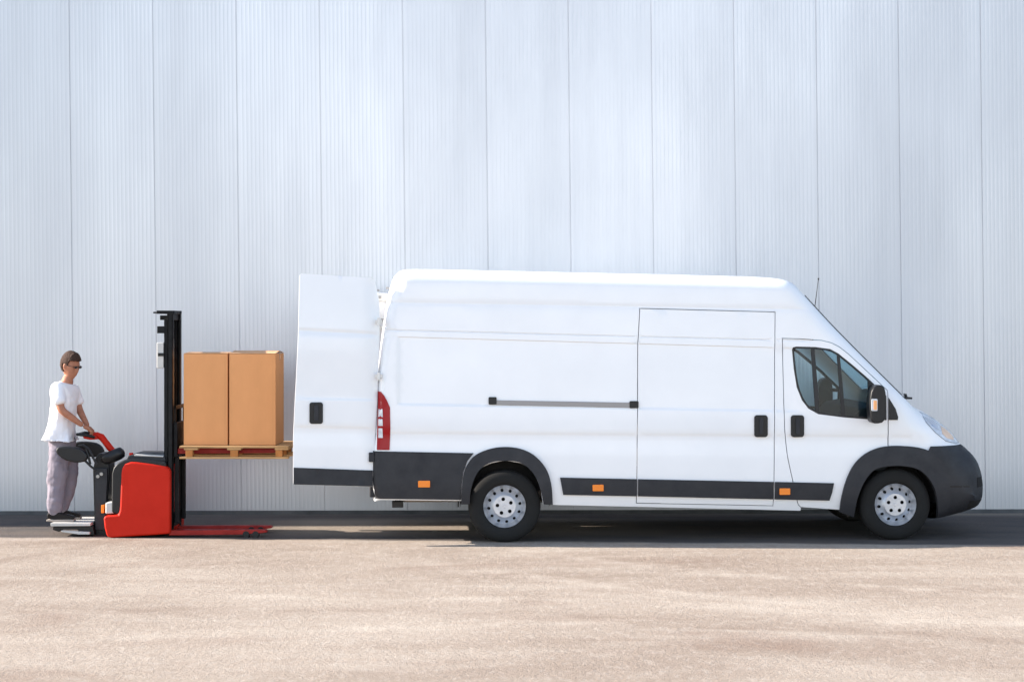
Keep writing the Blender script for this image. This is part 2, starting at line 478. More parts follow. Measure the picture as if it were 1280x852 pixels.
# slide rail
a = V(612, 504); b = V(798, 506)
bm = bmesh.new()
def railp(px, py, y): q = V(px, py); return Vector((q[0], inset(*q)+y, q[1]))
for (pa, pb, pc, pd, o1, o2) in ((499.6, 505, 503.5, 509.6, .012, .0),):
    x0, x1 = V(620, 500)[0], V(788, 500)[0]
    for k in range(12):
        xa = x0+(x1-x0)*k/12; xb = x0+(x1-x0)*(k+1)/12
        def z(pyl, pyr, x): 
            l = V(620, pyl)[1]; r_ = V(788, pyr)[1]; return l+(r_-l)*(x-x0)/(x1-x0)
    zt0, zt1, zb0, zb1 = V(620,500)[1], V(788,503)[1], V(620,506)[1], V(788,509.5)[1]
    yy = inset(x0+.5, zt0-.02)
    vv = [(x0,yy-.012,zt0),(x1,yy-.012,zt1),(x1,yy-.012,zb1),(x0,yy-.012,zb0),(x0,yy+.01,zt0),(x1,yy+.01,zt1),(x1,yy+.01,zb1),(x0,yy+.01,zb0)]
    bv = [bm.verts.new(v) for v in vv]
    for f in ((0,1,2,3),(4,7,6,5),(0,4,5,1),(1,5,6,2),(2,6,7,3),(3,7,4,0)): bm.faces.new([bv[i] for i in f])
rail = link('slide_rail', bm2me('slide_rail', bm), M['alu'], van, bevel=.003)
for px0, px1, py0, py1 in ((610.7,620.8,496,505.5),(787,798.3,501,510)):
    a = V(px0, py1); b = V(px1, py0); vbox('rail_end', a[0], a[1], b[0], b[1], .02, .01, M['black'], rail, .004, .012)

# plastic trims
def off_flare(x, z): return .03
REARBUMP = VP([(469,623),(466,600),(466,563.5),(592,566),(584,576),(579,590),(577,605),(576.5,624.5)])
rb = vpanel('rear_bumper', REARBUMP, off=.018, m=M['plastic'], both=True, grid=.1, depth=.06)
bm = bmesh.new()
for i in range(1):
    xa = V(466,563)[0]
    for (za, zb, xo) in ((V(466,622)[1], V(466,592)[1], 0), (V(466,592)[1], V(466,564)[1], .0)):
        add_box2(bm, (xa-.035, .06, za), (xa+.10, W-.06, zb))
link('bumper_step', bm2me('bumper_step', bm), M['plastic'], rb, bevel=.012)
arch_in = [(587,630),(588,611),(595,591),(606,580),(617,576.2),(631,575),(645,576),(655,579),(669,593),(676,611),(679.5,630)]
arch_out = [(691,630.5),(689.5,605),(683.5,585),(669,568.6),(653,560.5),(633,557.5),(612,560),(592,568.6),(582,583),(578,597),(576.5,630)]
def open_smooth(l): return smooth_poly(l, 2, closed=False)
RA = [V(*p) for p in open_smooth(arch_in)+open_smooth(arch_out)]
vpanel('wheel_arch_trim', RA, off=.035, m=M['plastic'], both=True, grid=.05, depth=.07)
farch_in = [(1069,647),(1070,632),(1071.5,622),(1077,605),(1088,589),(1098,583.5),(1113,581.5),(1129,581.5),(1147,585),(1160,596),(1168.5,611),(1173.5,634),(1175,648)]
farch_out = [(1186,647),(1188,620),(1185,590),(1176,572),(1163,563.5),(1150,559),(1133,557),(1112,556.6),(1095,559.5),(1078,568),(1065,582),(1056,602),(1051.5,622),(1050.5,640)]
FA = [V(*p) for p in open_smooth(farch_in)+open_smooth(farch_out)]
vpanel('wheel_arch_trim', FA, off=.034, m=M['plastic'], both=True, grid=.05, depth=.07)
iB = oidx(1200.5, 555.5)
FB = [(p[0], p[1]) for p in OD[iB:]]
fbp = FB+VP([(1176,647.6),(1174.5,634),(1169.5,610),(1161,595),(1156,585),(1158,568),(1163.3,557.6)])
fbump = vpanel('front_bumper', fbp, off=.022, m=M['plastic'], both=True, grid=.06, depth=.05)
bm = bmesh.new(); strip(bm, iB, len(OD)-1, off=.022, crown=.07)
link('bumper_front', bm2me('bumper_front', bm, False), M['plastic'], fbump, smooth=50)
for pts in ([(1213,594),(1225.2,594),(1225.8,606),(1213.5,606)], [(1202,622.5),(1225,622),(1220.5,632),(1202,634)]):
    vpanel('recess_shade', VP(pts, yo=.30), off=.026, m=M['hole'], parent=fbump, grid=.05, depth=.02)  # flat dark panels on the bumper face, recess shade painted as colour
vpanel('bumper_groove', VP([(1170,606.5),(1212,607),(1212,608.4),(1170,608)]), off=.024, m=M['black'], parent=fbump, grid=.05, depth=.01)
# grille on the nose
bm = bmesh.new()
xg = V(1208,565)[0]
for k in range(5): add_box2(bm, (xg-.1, .62, .86-.06*k), (xg+.07+.008*k, W-.62, .885-.06*k))
link('grille', bm2me('grille', bm), M['black'], van, bevel=.005)
# side strips
STR = [((700,596.4),(796,598.4),(796,619.8),(704,618)), ((797.6,598.4),(966.5,601.8),(966.5,623.7),(797.6,619.8)), ((968.6,601.8),(1042,603.4),(1040,615),(1037,625.4),(968.6,623.8))]
for q in STR: vpanel('side_moulding', VP(q), off=.022, m=M['plastic'], parent=van, grid=.1, depth=.03)
vpanel('side_moulding', VP([(700,596.4),(1042,603.4),(1037,625.4),(704,618)]), off=.022, m=M['plastic'], far=True, grid=.2, depth=.03)
for (x0, x1, y0, y1) in ((522.6,537.6,600,608.4),(740.4,754.2,605,613.2),(973.8,987.2,609.6,617.8)):
    a = V(x0, y1); b = V(x1, y0); vbox('side_marker_lamp', a[0], a[1], b[0], b[1], .036, -.01, M['amber'], van, .003, .008)
# tail lamp
tl = vpanel('tail_lamp', TAIL, off=.008, m=M['red_lens'], both=True, grid=.05, depth=.02)
for y0, y1 in ((511,521),(523.5,532),(535,547)):
    vpanel('reversing_lens', VP([(473,y0),(478,y0),(478.5,y1),(472.8,y1)]), off=.012, m=M['clear_lens'], both=True, parent=tl, grid=.05, depth=.01)
# headlamp
HL = VP([(1148,514.5),(1156,517.8),(1166,522.5),(1180,532.4),(1190,542),(1198.5,552.5),(1190,552.5),(1176,549),(1163,539),(1152,526)], yo=.24)
vpanel('lamp_surround', off_poly(HL, .006), off=.003, m=mat('grey_gasket',(.30,.33,.38),.5), both=True, grid=.04, depth=.01)
hl = vpanel('headlight', HL, off=.008, m=M['clear_lens'], both=True, grid=.04, depth=.03)
vpanel('indicator_lens', VP([(1172,530),(1180,535),(1190,545.5),(1188,548.5),(1178,546),(1172,540)], yo=.24), off=.011, m=mat('peach_lens',(.75,.52,.36),.2,coat=1), both=True, parent=hl, grid=.04, depth=.01)
vpanel('lamp_reflector', VP([(1153,519),(1160,521),(1168,528),(1168,536),(1160,531),(1154,524)], yo=.24), off=.011, m=M['chrome'], both=True, parent=hl, grid=.04, depth=.01)
# mirror
def mirror(far):
    bm = bmesh.new(); a = V(1080,527); b = V(1100.5,480)
    pts = smooth_poly(VP([(1081,520),(1080,500),(1083,484),(1090,479.5),(1098,481),(1100.5,492),(1100.5,515),(1098,526),(1088,528),(1082.5,526)]), 1)
    y0, y1 = (-.24, -.07) if not far else (W+.07, W+.24)
    add_prism(bm, pts, y0, y1)
    mo = link('door_mirror', bm2me('mirror', bm), M['black'], cd if not far else van, bevel=.018, segs=3)
    bm = bmesh.new()
    zz = V(1100,505)[1]; xx = V(1098,505)[0]
    for dz in (-.07, .07): add_cyl(bm, (xx, -.10 if not far else W+.1, zz+dz), (xx+.04, .04 if not far else W-.04, zz+dz), .022)
    link('mirror_arm', bm2me('arm', bm), M['black'], mo, smooth=40)
    if not far:
        bm = bmesh.new(); add_prism(bm, rrect(*V(1082,512), *V(1089.5,497), .012), -.246, -.2)
        o = link('mirror_indicator', bm2me('ind', bm), M['clear_lens'], mo, bevel=.003)
        bm = bmesh.new(); add_prism(bm, rrect(*V(1084.5,510.5), *V(1088.6,499), .008), -.2495, -.22)
        link('amber_bulb', bm2me('ind2', bm), mat('pale_amber',(.85,.40,.16),.3), o, bevel=.002)
mirror(False); mirror(True)
# wipers / cowl
bm = bmesh.new()
c0 = V(1128,492,.45); c1 = V(1143,505,.45)
for y in (.45, .85, 1.25, 1.6):
    add_tube(bm, [(c0[0]-.03, y-.25, c0[1]+.0), (c0[0]+.02, y, c0[1]-.005), (c0[0]+.075, y+.05, c0[1]-.05)], .012, 8)
add_box2(bm, (c0[0]-.02, .28, c0[1]-.05), (c0[0]+.06, W-.28, c0[1]-.03))
link('wiper_cowl', bm2me('cowl', bm), M['black'], van, bevel=.005)
# aerial
bm = bmesh.new()
a0 = V(1040,408); a1 = V(1047,347)
add_tube(bm, [(a0[0]-.03, .9, a0[1]-.02), (a0[0], .9, a0[1]+.05), (a1[0], .9, a1[1])], [.007,.005,.0035], 8)
add_cyl(bm, (a1[0], .9, a1[1]), (a1[0]+.003, .9, a1[1]+.02), .008)
link('aerial', bm2me('aerial', bm), M['black'], van, smooth=50)

# wheels
def wheel(px, py, rr, far=False, pr=.218):
    c = V(px, py); R0 = rr; y0 = .045 if not far else W-.045; s = 1 if not far else -1
    zc = R0
    cen = (c[0], y0, zc)
    bm = bmesh.new()
    rim_r = pr
    def rimy(x, z):
        d = math.hypot(x, z)/rim_r
        # outer flange 1.0, dish deep .035 at .9, cone rising to hub
        if d > .93: y = .004+.036*(1-(d-.93)/.07)
        elif d > .84: y = .040+.035*(.93-d)/.09
        elif d > .62: y = .075-.045*(.84-d)/.22
        elif d > .52: y = .030-.018*(.62-d)/.10
        else: y = .012
        return Vector((cen[0]+x, y0+s*y, zc+z))
    circ = lambda cx, cz, r, n: [(cx+r*math.cos(2*math.pi*k/n), cz+r*math.sin(2*math.pi*k/n)) for k in range(n)]
    holes = []
    for k in range(12):
        a = 2*math.pi*k/12+.15
        holes.append(circ(.745*rim_r*math.cos(a), .745*rim_r*math.sin(a), .017, 10))
    for k in range(5):
        a = 2*math.pi*k/5+(math.pi/2 if far or px > 900 else .5)
        holes.append(circ(.34*rim_r*math.cos(a), .34*rim_r*math.sin(a), .0195, 10))
    ex = []
    for q in (.97, .93, .885, .84, .62, .57, .52, .2):
        ex += circ(0, 0, q*rim_r, int(60*q)+8)
    panel_bm(bm, circ(0, 0, rim_r, 60), holes, rimy, (0, s*.012, 0), .5, [ex[i:i+1] for i in range(len(ex))], (), .5)
    # barrel behind
    add_lathe(bm, [(rim_r, s*.004), (rim_r-.012, s*.06), (rim_r-.02, s*.19), (rim_r-.01, s*.2)], cen, n=48)
    w = link('wheel', bm2me('wheel', bm, False), M['rim'], van, smooth=35)
    bm = bmesh.new()
    add_lathe(bm, [(.001, s*.075), (rim_r*.8, s*.08), (rim_r*.9, s*.09), (rim_r-.002, s*.12)], cen, n=32)
    link('brake_drum', bm2me('drum', bm), M['hole'], w, smooth=40)
    bm = bmesh.new()
    prof = [(rim_r-.004, .02), (rim_r+.004, .0), (rim_r+.02, -.012), (rim_r+.05, -.02), (R0-.06, -.018), (R0-.035, -.010), (R0-.014, .004), (R0-.003, .022)]
    for q in (.05, .10, .15): prof += [(R0, q-.018), (R0, q-.004), (R0-.009, q-.002), (R0-.009, q+.003), (R0, q+.005)]
    prof += [(R0-.003, .185), (R0-.02, .205), (rim_r+.03, .215), (rim_r, .2)]
    add_lathe(bm, [(r, s*h) for r, h in prof], cen, n=72)
    link('tyre', bm2me('tyre', bm), M['tyre'], w, smooth=35)
    bm = bmesh.new()
    for k in range(5):
        a = 2*math.pi*k/5+.9; x = .34*rim_r*math.cos(a); z = .34*rim_r*math.sin(a)
        add_cyl(bm, (cen[0]+x, y0+s*.012, zc+z), (cen[0]+x, y0+s*.002, zc+z), .007, n=6)
    add_cyl(bm, (cen[0], y0+s*.012, zc), (cen[0], y0+s*.006, zc), .018, .015, n=20)
    link('wheel_bolts', bm2me('bolts', bm), M['rim'], w, smooth=30)
RW = .371
wheel(631, 632, RW); wheel(1121, 631, RW-.002)
wheel(631, 632, RW, True); wheel(1121, 631, RW-.002, True)

# wheel wells, underbody, chassis
bm = bmesh.new()
def wellpts(px, r=.46, n=12):
    cx = V(px, 632)[0]
    return [(cx+r*math.cos(a), .37+r*math.sin(a)*1.02) for a in [math.pi*k/n for k in range(n+1)]]
for px in (632, 1121):
    pw = wellpts(px)
    for s0, s1 in ((.06, .45), (W-.45, W-.06)):
        A = [bm.verts.new((x, s0, z)) for x, z in pw]; B = [bm.verts.new((x, s1, z)) for x, z in pw]
        for i in range(len(pw)-1): bm.faces.new((A[i], A[i+1], B[i+1], B[i]))
        bm.faces.new(B if s0 < 1 else A)
link('wheel_well', bm2me('well', bm), M['dark'], van)
bm = bmesh.new()
xr, xf = V(480,600)[0], V(1190,600)[0]
xw1, xw2 = V(570,600)[0], V(692,600)[0]; xw3, xw4 = V(1058,600)[0], V(1182,600)[0]
add_box2(bm, (xr, .5, .50), (xf, W-.5, .62))
for a, b in ((xr, xw1), (xw2, xw3)): add_box2(bm, (a, .06, .52), (b, W-.06, .62))
link('cargo_floor', bm2me('floor', bm), M['dark'], van)
bm = bmesh.new()
for y in (.42, W-.42):
    add_box2(bm, (xr+.1, y-.04, .385), (xw3, y+.04, .50))
for x in (xr+.25, xw2+.1, xw2+1.0, xw2+1.9): add_box2(bm, (x-.03, .3, .40), (x+.03, W-.3, .5))
link('chassis_rail', bm2me('chassis', bm), M['rust'], van, bevel=.008)
bm = bmesh.new()
cxr = V(631,632)[0]
add_cyl(bm, (cxr, .2, .36), (cxr, W-.2, .36), .05)
add_cyl(bm, (V(1121,632)[0], .2, .36), (V(1121,632)[0], W-.2, .36), .035)
for y in (.35, W-.35): add_box2(bm, (cxr-.65, y-.03, .40), (cxr+.65, y+.03, .425))
link('axle', bm2me('axle', bm), M['dark'], van, smooth=40)
bm = bmesh.new()
add_cyl(bm, (xw2+.45, .75, .40), (xw2+1.2, .75, .40), .085)
add_tube(bm, [(xw2+1.2, .75, .40), (xf-.8, .8, .40)], .028)
add_tube(bm, [(xw2+.45, .75, .40), (xw2, .8, .42), (cxr, .85, .5), (xw1-.1, .8, .40), (xr+.1, .7, .38)], .028)
link('exhaust', bm2me('exhaust', bm), M['steel'], van, smooth=40)
bm = bmesh.new()
a = V(490,634,.3); b = V(504,629,.3)
add_box2(bm, (a[0], .30, a[1]), (b[0], .42, b[1]+.02)); add_box2(bm, (a[0]+.03, .34, b[1]), (b[0]-.03, .38, .5))
link('tow_bracket', bm2me('tow', bm), M['black'], van, bevel=.004)
bm = bmesh.new()
for y in (.10, W-.34):
    add_box2(bm, (V(1063,640)[0]-.01, y, .24), (V(1063,640)[0]+.012, y+.24, .5))
    add_box2(bm, (xw1+.02, y, .36), (xw1+.035, y+.24, .5))
link('mud_flap', bm2me('flap', bm), M['black'], van)
# step sill under sliding door in body colour
# cab interior
bm = bmesh.new()
xb = V(976,500)[0]
add_box2(bm, (xb-.02, .14, .62), (xb+.01, W-.14, 1.35)); add_box2(bm, (xb-.9, .2, 2.0), (xb+.35, W-.2, 2.02))
link('bulkhead', bm2me('bulkhead', bm), M['dark'], van)
bm = bmesh.new()
for y in (.50, W-.50):
    add_box2(bm, (xb+.18, y-.24, .85), (xb+.72, y+.24, 1.02))
    add_box(bm, (xb+.22, y, 1.2), (.13, .46, .60), Matrix.Rotation(R(-10), 3, 'Y'))
    
link('seat', bm2me('seat', bm), M['seat'], van, bevel=.04, segs=3)
bm = bmesh.new()
xd = V(1096,520)[0]
dp = [(xd-.22, .75), (xd-.25, 1.22), (xd-.12, 1.36), (xd+.1, 1.40), (V(1128,500)[0]+.02, 1.28), (V(1140,520)[0], .9), (xd+.1, .7)]
add_prism(bm, dp, .16, W-.16)
add_box2(bm, (xd-.42, .9, .7), (xd-.1, 1.2, 1.15))
link('dashboard', bm2me('dash', bm), M['seat'], van, bevel=.02)
bm = bmesh.new()
q = []
for k in range(24):
    a = 2*math.pi*k/24
    q.append(Vector((0, .20*math.cos(a), .20*math.sin(a))))
rot = Matrix.Rotation(R(-55), 3, 'Y'); cc = Vector((xd-.42, W-.52, 1.30))
add_tube(bm, [rot @ v+cc for v in q], .017, 8, closed=True)
for k in (0, 9, 15):
    add_tube(bm, [cc, rot @ q[k]+cc], .015, 6)
add_tube(bm, [cc, cc+Vector((.25, 0, -.2))], .03, 8)
link('steering_wheel', bm2me('sw', bm), M['black'], van, smooth=50)

# ---- near rear door (open about 100 degrees)
hin = Vector((V(474,500)[0]-.0, .02, 0))
DY = R(12)      # outward swing past parallel
hw = Matrix.Rotation(YAW, 3, 'Z') @ hin+VO
ddir = Vector((-math.cos(DY-YAW), -math.sin(DY-YAW), 0)); dn = Vector((ddir.y, -ddir.x, 0))
if dn.y > 0: dn = -dn
VI = (Matrix.Translation(VO) @ Matrix.Rotation(YAW, 4, 'Z')).inverted()
def DP(px, py):     # -> (u along door from hinge, z)
    r = Vector(((px-CX)/F, 1, -(py-CY)/F)); o = Vector((0, -D, HC))
    t = (hw-o).dot(dn)/r.dot(dn); p = o+r*t
    return ((p-hw).dot(ddir), p.z)
def dmap(off):
    def fn(u, z):
        b = 0
        if u < .12: b = .05*(1-u/.12)**2      # rolled hinge edge
        b += .045*max(0, (z-1.9)/.8)**1.5
        o = off
        p = hw+ddir*u+dn*(o-b); p.z = z
        return VI @ p
    return fn
def dpanel(name, px, holes=(), off=0, m=None, parent=van, depth=.04, grid=.08, sm=0):
    pts = [DP(*p) for p in px]
    if sm: pts = smooth_poly(pts, sm)
    bm = bmesh.new()
    dv = (VI.to_3x3() @ (-dn))*depth
    zs = []
    for a, b in (((375,405.6),(475,410)),((375,413),(475,418)),((369,498),(472,500)),((367,533),(470,535))):
        pa, pb = DP(*a), DP(*b)
        for o in (-.02, -.008, .008, .02): zs.append(((pa[0], pa[1]+o), (pb[0], pb[1]+o)))
    base = dmap(off)
    lines = [(DP(375,413), DP(475,418)), (DP(367,534), DP(470,536)), (DP(369,498), DP(472,500))]
    def fn(u, z):
        v = base(u, z); k = 0
        for i, L in enumerate(lines):
            zz = L[0][1]+(L[1][1]-L[0][1])*(u-L[0][0])/(L[1][0]-L[0][0])
            if i == 0: k += .012*max(0, 1-abs(z-zz)/.02)
            elif i == 1: k += .014*(1-sst(zz-.01, zz+.03, z))*sst(zz-.2, zz, z)
            else: k += .010*(sst(zz-.008, zz+.012, z))*(1-sst(zz+.1, zz+.6, z))
        return v+(VI.to_3x3() @ (-dn))*k
    panel_bm(bm, pts, [], fn, dv, grid, (), zs, .04)
    return link(name, bm2me(name, bm, False), m, parent, smooth=40)
DPX = [(374.7,343.5),(377,341.6),(440,345.5),(464,347),(468,349.5),(471,358),(474.5,374),(475.5,400),(475,430),(474,455),(472,500),(469,545),(466,600),(466,608),(420,606.8),(367,605.2),(366.6,604),(366.6,547),(368.5,505),(370.5,470),(373,414)]
rd = dpanel('rear_door', DPX, off=0, m=M['white'], depth=.05)
dpanel('door_sill_trim', [(367.2,584),(466,587.6),(466,607.6),(367,605)], off=.012, m=M['plastic'], parent=rd, depth=.03)
# handle
def dprism(name, px0, px1, py0, py1, o0, o1, r, m, parent, bev=.005):
    a = DP(px0, py1); b = DP(px1, py0); p = rrect(min(a[0],b[0]), min(a[1],b[1]), max(a[0],b[0]), max(a[1],b[1]), r)
    bm = bmesh.new(); A = []; B = []
    for u, z in p:
        q = hw+ddir*u; q.z = z
        A.append(bm.verts.new(VI @ (q+dn*o1))); B.append(bm.verts.new(VI @ (q+dn*o0)))
    bm.faces.new(A); bm.faces.new(B[::-1])
    for i in range(len(p)):
        j = (i+1) % len(p); bm.faces.new((A[j], A[i], B[i], B[j]))
    return link(name, bm2me(name, bm), m, parent, bevel=bev)
dh = dprism('door_handle', 386.8, 403.6, 502.5, 529.5, -.02, .016, .025, M['black'], rd)
dprism('handle_grip', 392.5, 398, 506.5, 525.5, .01, .034, .012, M['plastic'], dh)
# inner skin of door
bm = bmesh.new()
inner = off_poly([DP(*p) for p in DPX], -.05)
panel_bm(bm, inner, [], lambda u, z: dmap(-.055)(u, z), (0, .003, 0), .2, (), (), .1)
link('door_lining', bm2me('lin', bm), M['white_in'], rd)
# hinges
bm = bmesh.new()
for py in (402, 470, 575):
    p0 = V(474, py); add_cyl(bm, (p0[0]-.005, .01, p0[1]-.04), (p0[0]-.005, .01, p0[1]+.04), .014)
    add_box2(bm, (p0[0]-.04, .03, p0[1]-.02), (p0[0]+.03, .05, p0[1]+.02))
link('hinge', bm2me('hinge', bm), M['white_in'], rd, bevel=.003)
dprism('hinge_trim', 461, 467.5, 565, 577, -.03, .02, .01, M['plastic'], rd, .003)

# ---- far rear door, open straight back, inner face towards camera
bm = bmesh.new()
def FV(px, py): return V(px, py, W-.1)
xh = V(474,500)[0]
yd = W-.04
fd = [(xh, .56), (xh-.0, 1.9), (xh+.07, 2.35), (xh+.12, 2.56), (xh+.05, 2.60), (xh-.75, 2.62), (xh-.82, 2.0), (xh-.84, .56)]
add_prism(bm, smooth_poly(fd, 1), yd, yd+.05)
fdo = link('rear_door', bm2me('fd', bm), M['white'], van, bevel=.01)
bm = bmesh.new()
ribs = [((xh-.02, 2.50), (xh+.09, 2.57)), ((xh-.03, 2.18), (xh+.09, 2.22)), ((xh-.05, 1.75), (xh+.03, 1.80))]
for (a, b) in ribs: add_box2(bm, (a[0]-.5, yd-.035, a[1]), (b[0], yd, b[1]))
add_box2(bm, (xh+.04, yd-.05, 1.6), (xh+.085, yd, 2.55)); add_box2(bm, (xh-.13, yd-.05, .6), (xh-.08, yd, 2.5))
link('door_lining', bm2me('fl', bm), M['white_in'], fdo, bevel=.006)
bm = bmesh.new()
for px, py in ((472,363),(474.5,371),(484,360),(478,400)):
    q = V(px, py, yd-.06); add_box2(bm, (q[0]-.012, yd-.075, q[1]-.012), (q[0]+.022, yd-.045, q[1]+.012))
q = V(480, 400, yd-.06); add_box2(bm, (q[0]-.035, yd-.08, q[1]-.02), (q[0]+.04, yd-.04, q[1]+.018))
link('door_latch', bm2me('latch', bm), M['steel'], fdo, bevel=.003)
# rear doorway frame
bm = bmesh.new()
for s in (0, 1):
    pts = []
    for i in range(0, oidx(493,347)+1):
        x, z, r = OD[i]; y = inset(x, z); pts.append((x+.02, W-y-.02 if s else y+.02, z-.01))
    add_tube(bm, pts, .035, 8)
i = oidx(493,347); x, z, r = OD[i]; y = inset(x, z)
add_cyl(bm, (x+.02, y, z-.03), (x+.02, W-y, z-.03), .04)
link('doorway_frame', bm2me('dwf', bm), M['white'], van, smooth=60)

# ============================================================ STACKER TRUCK
TY0, TY1 = .34, 1.14
truck = thing('pallet_stacker', 'red walkie stacker truck with tall black mast and rider platform', 'pallet stacker', (P(170,672,.34).x, .74, 0))
def Q(px, py, Y): p = P(px, py, Y); return (p.x, p.z)
def prism(name, px, y0, y1, m, parent, bev=.01, sm=0, yr=None, segs=2):
    pts = [Q(a, b, y0 if yr is None else yr) for a, b in px]
    if sm: pts = smooth_poly(pts, sm)
    bm = bmesh.new(); add_prism(bm, pts, y0, y1)
    return link(name, bm2me(name, bm), m, parent, bevel=bev, inv=True, segs=segs)
prism('cover_strip', [(168,567.6),(204,569.6),(204,571),(168,569.5)], TY0+.075, TY0+.16, M['cover'], truck, .004)
red = prism('battery_housing', [(151.5,590),(152.5,585),(156,580),(163,577.2),(170,577.4),(190,580),(207,583),(211,585),(212.5,589),(212.5,667),(190,668.6),(167,670),(139,672),(134.5,671),(132.6,668),(130.5,660),(129.2,648),(130.5,644.5),(147.5,643),(149.3,638),(150,630)], TY0, TY1, M['red'], truck, .022, segs=3)
prism('motor_casing', [(139.5,592),(142,584),(147,578.5),(155,574.6),(164,573),(185,574.5),(208,577),(208,585),(205,640),(150,645),(139,640)], TY0+.03, TY1-.03, M['black'], truck, .02)
prism('top_cover', [(158,574),(160,569.5),(164,568.3),(190,568.8),(206,570.5),(207,576.5),(180,574.5),(163,573.5)], TY0+.08, TY1-.08, M['plastic'], truck, .008)
bm = bmesh.new(); p = P(164, 567, .5); add_cyl(bm, (p.x, .5, p.z-.03), (p.x, .5, p.z+.012), .022)
link('emergency_stop', bm2me('stop', bm), M['red'], truck, smooth=40, bevel=.004, inv=True)
prism('front_cover', [(131.5,628),(146,625.8),(145.5,636),(142,641.5),(131.5,642.2)], TY0+.04, TY1-.04, M['cover'], truck, .015)
prism('side_lamp', [(126.4,631),(129.6,631),(129.6,641),(126.4,641)], TY0+.08, TY0+.2, M['amber'], truck, .004)
# steering column
prism('steering_column', [(116,586),(119,572),(124,566),(136,568),(137,590),(134,636),(136,668),(132,671),(108,671),(112,666),(118,662)], TY0+.24, TY0+.5, M['black'], truck, .012)
prism('column_plate', [(119,585),(134,585),(134,600),(131,662),(119,662)], TY0+.20, TY0+.24, M['plastic'], truck, .006)
bm = bmesh.new()
for (a, b) in (((122.5,595),(122.5,600)), ((127,592),(127,596))):
    p = P(*a, TY0+.2); add_cyl(bm, (p.x, TY0+.185, p.z), (p.x, TY0+.2, p.z), .018)
p = P(124, 612, TY0+.2); add_box2(bm, (p.x-.05, TY0+.188, p.z-.015), (p.x+.05, TY0+.2, p.z+.015))
link('column_bolt', bm2me('cb', bm), M['steel'], truck, smooth=30, inv=True)
# side restraint pads (near, far) on hinged arms
def pad(name, pts, rad, y):
    bm = bmesh.new(); add_tube(bm, [P(a, b, y) for a, b in pts], rad, 16)
    return link(name, bm2me(name, bm), M['black'], truck, smooth=60, inv=True)
pad('guard_pad', [(127,575),(131,573.5),(140,570.5),(149,566.5),(153,564.5),(155,563.5)], [.03,.062,.066,.064,.056,.02], TY0+.26)
prism('side_guard', [(69,566),(70,560),(75,557.5),(90,557.8),(101,560),(108,567),(109,574),(103,578),(90,578),(78,574)], TY0-.02, TY0+.05, M['black'], truck, .02, sm=1)
prism('side_guard', [(69,566),(70,560),(75,557.5),(90,557.8),(101,560),(108,567),(109,574),(103,578),(90,578),(78,574)], TY1-.05, TY1+.02, M['black'], truck, .02, sm=1, yr=TY0)
bm = bmesh.new()
for y in (TY0+.02, TY1-.02):
    for pts in ([(98,557),(104,556),(111,561),(116,571),(121,580)], [(102,572),(108,577),(114,583),(121,588)], [(107,560),(110,568),(113,580)]):
        add_tube(bm, [P(a, b, TY0+.02)+Vector((0, (y-TY0-.02)*(1-.85*k/(len(pts)-1)), 0)) for k, (a, b) in enumerate(pts)], .013, 8)
link('guard_arm', bm2me('ga', bm), M['black'], truck, smooth=50, inv=True)
# tiller
bm = bmesh.new()
ym = TY0+.38
add_tube(bm, [P(a, b, ym) for a, b in ((141,563),(137,559),(131,551),(127,546),(121,543.5),(112,544.5))], [.032,.036,.034,.038,.034,.025], 12)
till = link('tiller_arm', bm2me('tiller', bm), M['red'], truck, smooth=60, inv=True)
bm = bmesh.new()
pts = [(101,541.5),(106,542),(112,542.5),(118,544),(121,546.5)]
for s in (-1, 1):
    add_tube(bm, [P(a, b, ym)+Vector((0, s*.15*(1 if k < 4 else .4), 0)) for k, (a, b) in enumerate(pts)], .016, 10)
add_tube(bm, [P(101,541.5,ym)+Vector((0, -.15, 0)), P(100,542,ym), P(101,541.5,ym)+Vector((0, .15, 0))], .016, 10)
link('tiller_handle', bm2me('th', bm), M['black'], till, smooth=60, inv=True)
prism('tiller_head', [(103,544),(119,545),(122,549),(112,549.5),(104,548)], ym-.1, ym+.1, M['red'], till, .012)
# platform
prism('rider_platform', [(63,653.3),(113,653.3),(113,657),(63.5,657.5)], TY0+.1, TY1-.1, M['cover'], truck, .004)
prism('platform_frame', [(66,657.6),(116,657.2),(118,668),(108,669),(96,661.5),(76,661.5),(74,664.5),(66,662)], TY0+.14, TY1-.14, M['black'], truck, .006)
prism('platform_lip', [(76,662.5),(112,664.5),(112,667.6),(98,667.6),(77,664.5)], TY0+.10, TY0+.135, M['cover'], truck, .004)
bm = bmesh.new()
for y in (TY0+.16, TY1-.2):
    p = P(79, 668, TY0+.16); add_cyl(bm, (p.x, y, .045), (p.x, y+.04, .045), .045)
    add_box2(bm, (p.x-.012, y-.01, .04), (p.x+.012, y+.0, .12))
p = P(122, 668, TY0+.3); add_cyl(bm, (p.x+.03, TY0+.3, .09), (p.x+.03, TY1-.3, .09), .09)
for y in (TY0+.08, TY1-.14): add_cyl(bm, (p.x+.6, y, .075), (p.x+.6, y+.06, .075), .075)
link('wheel', bm2me('castor', bm), M['tyre'], truck, smooth=40, inv=True)
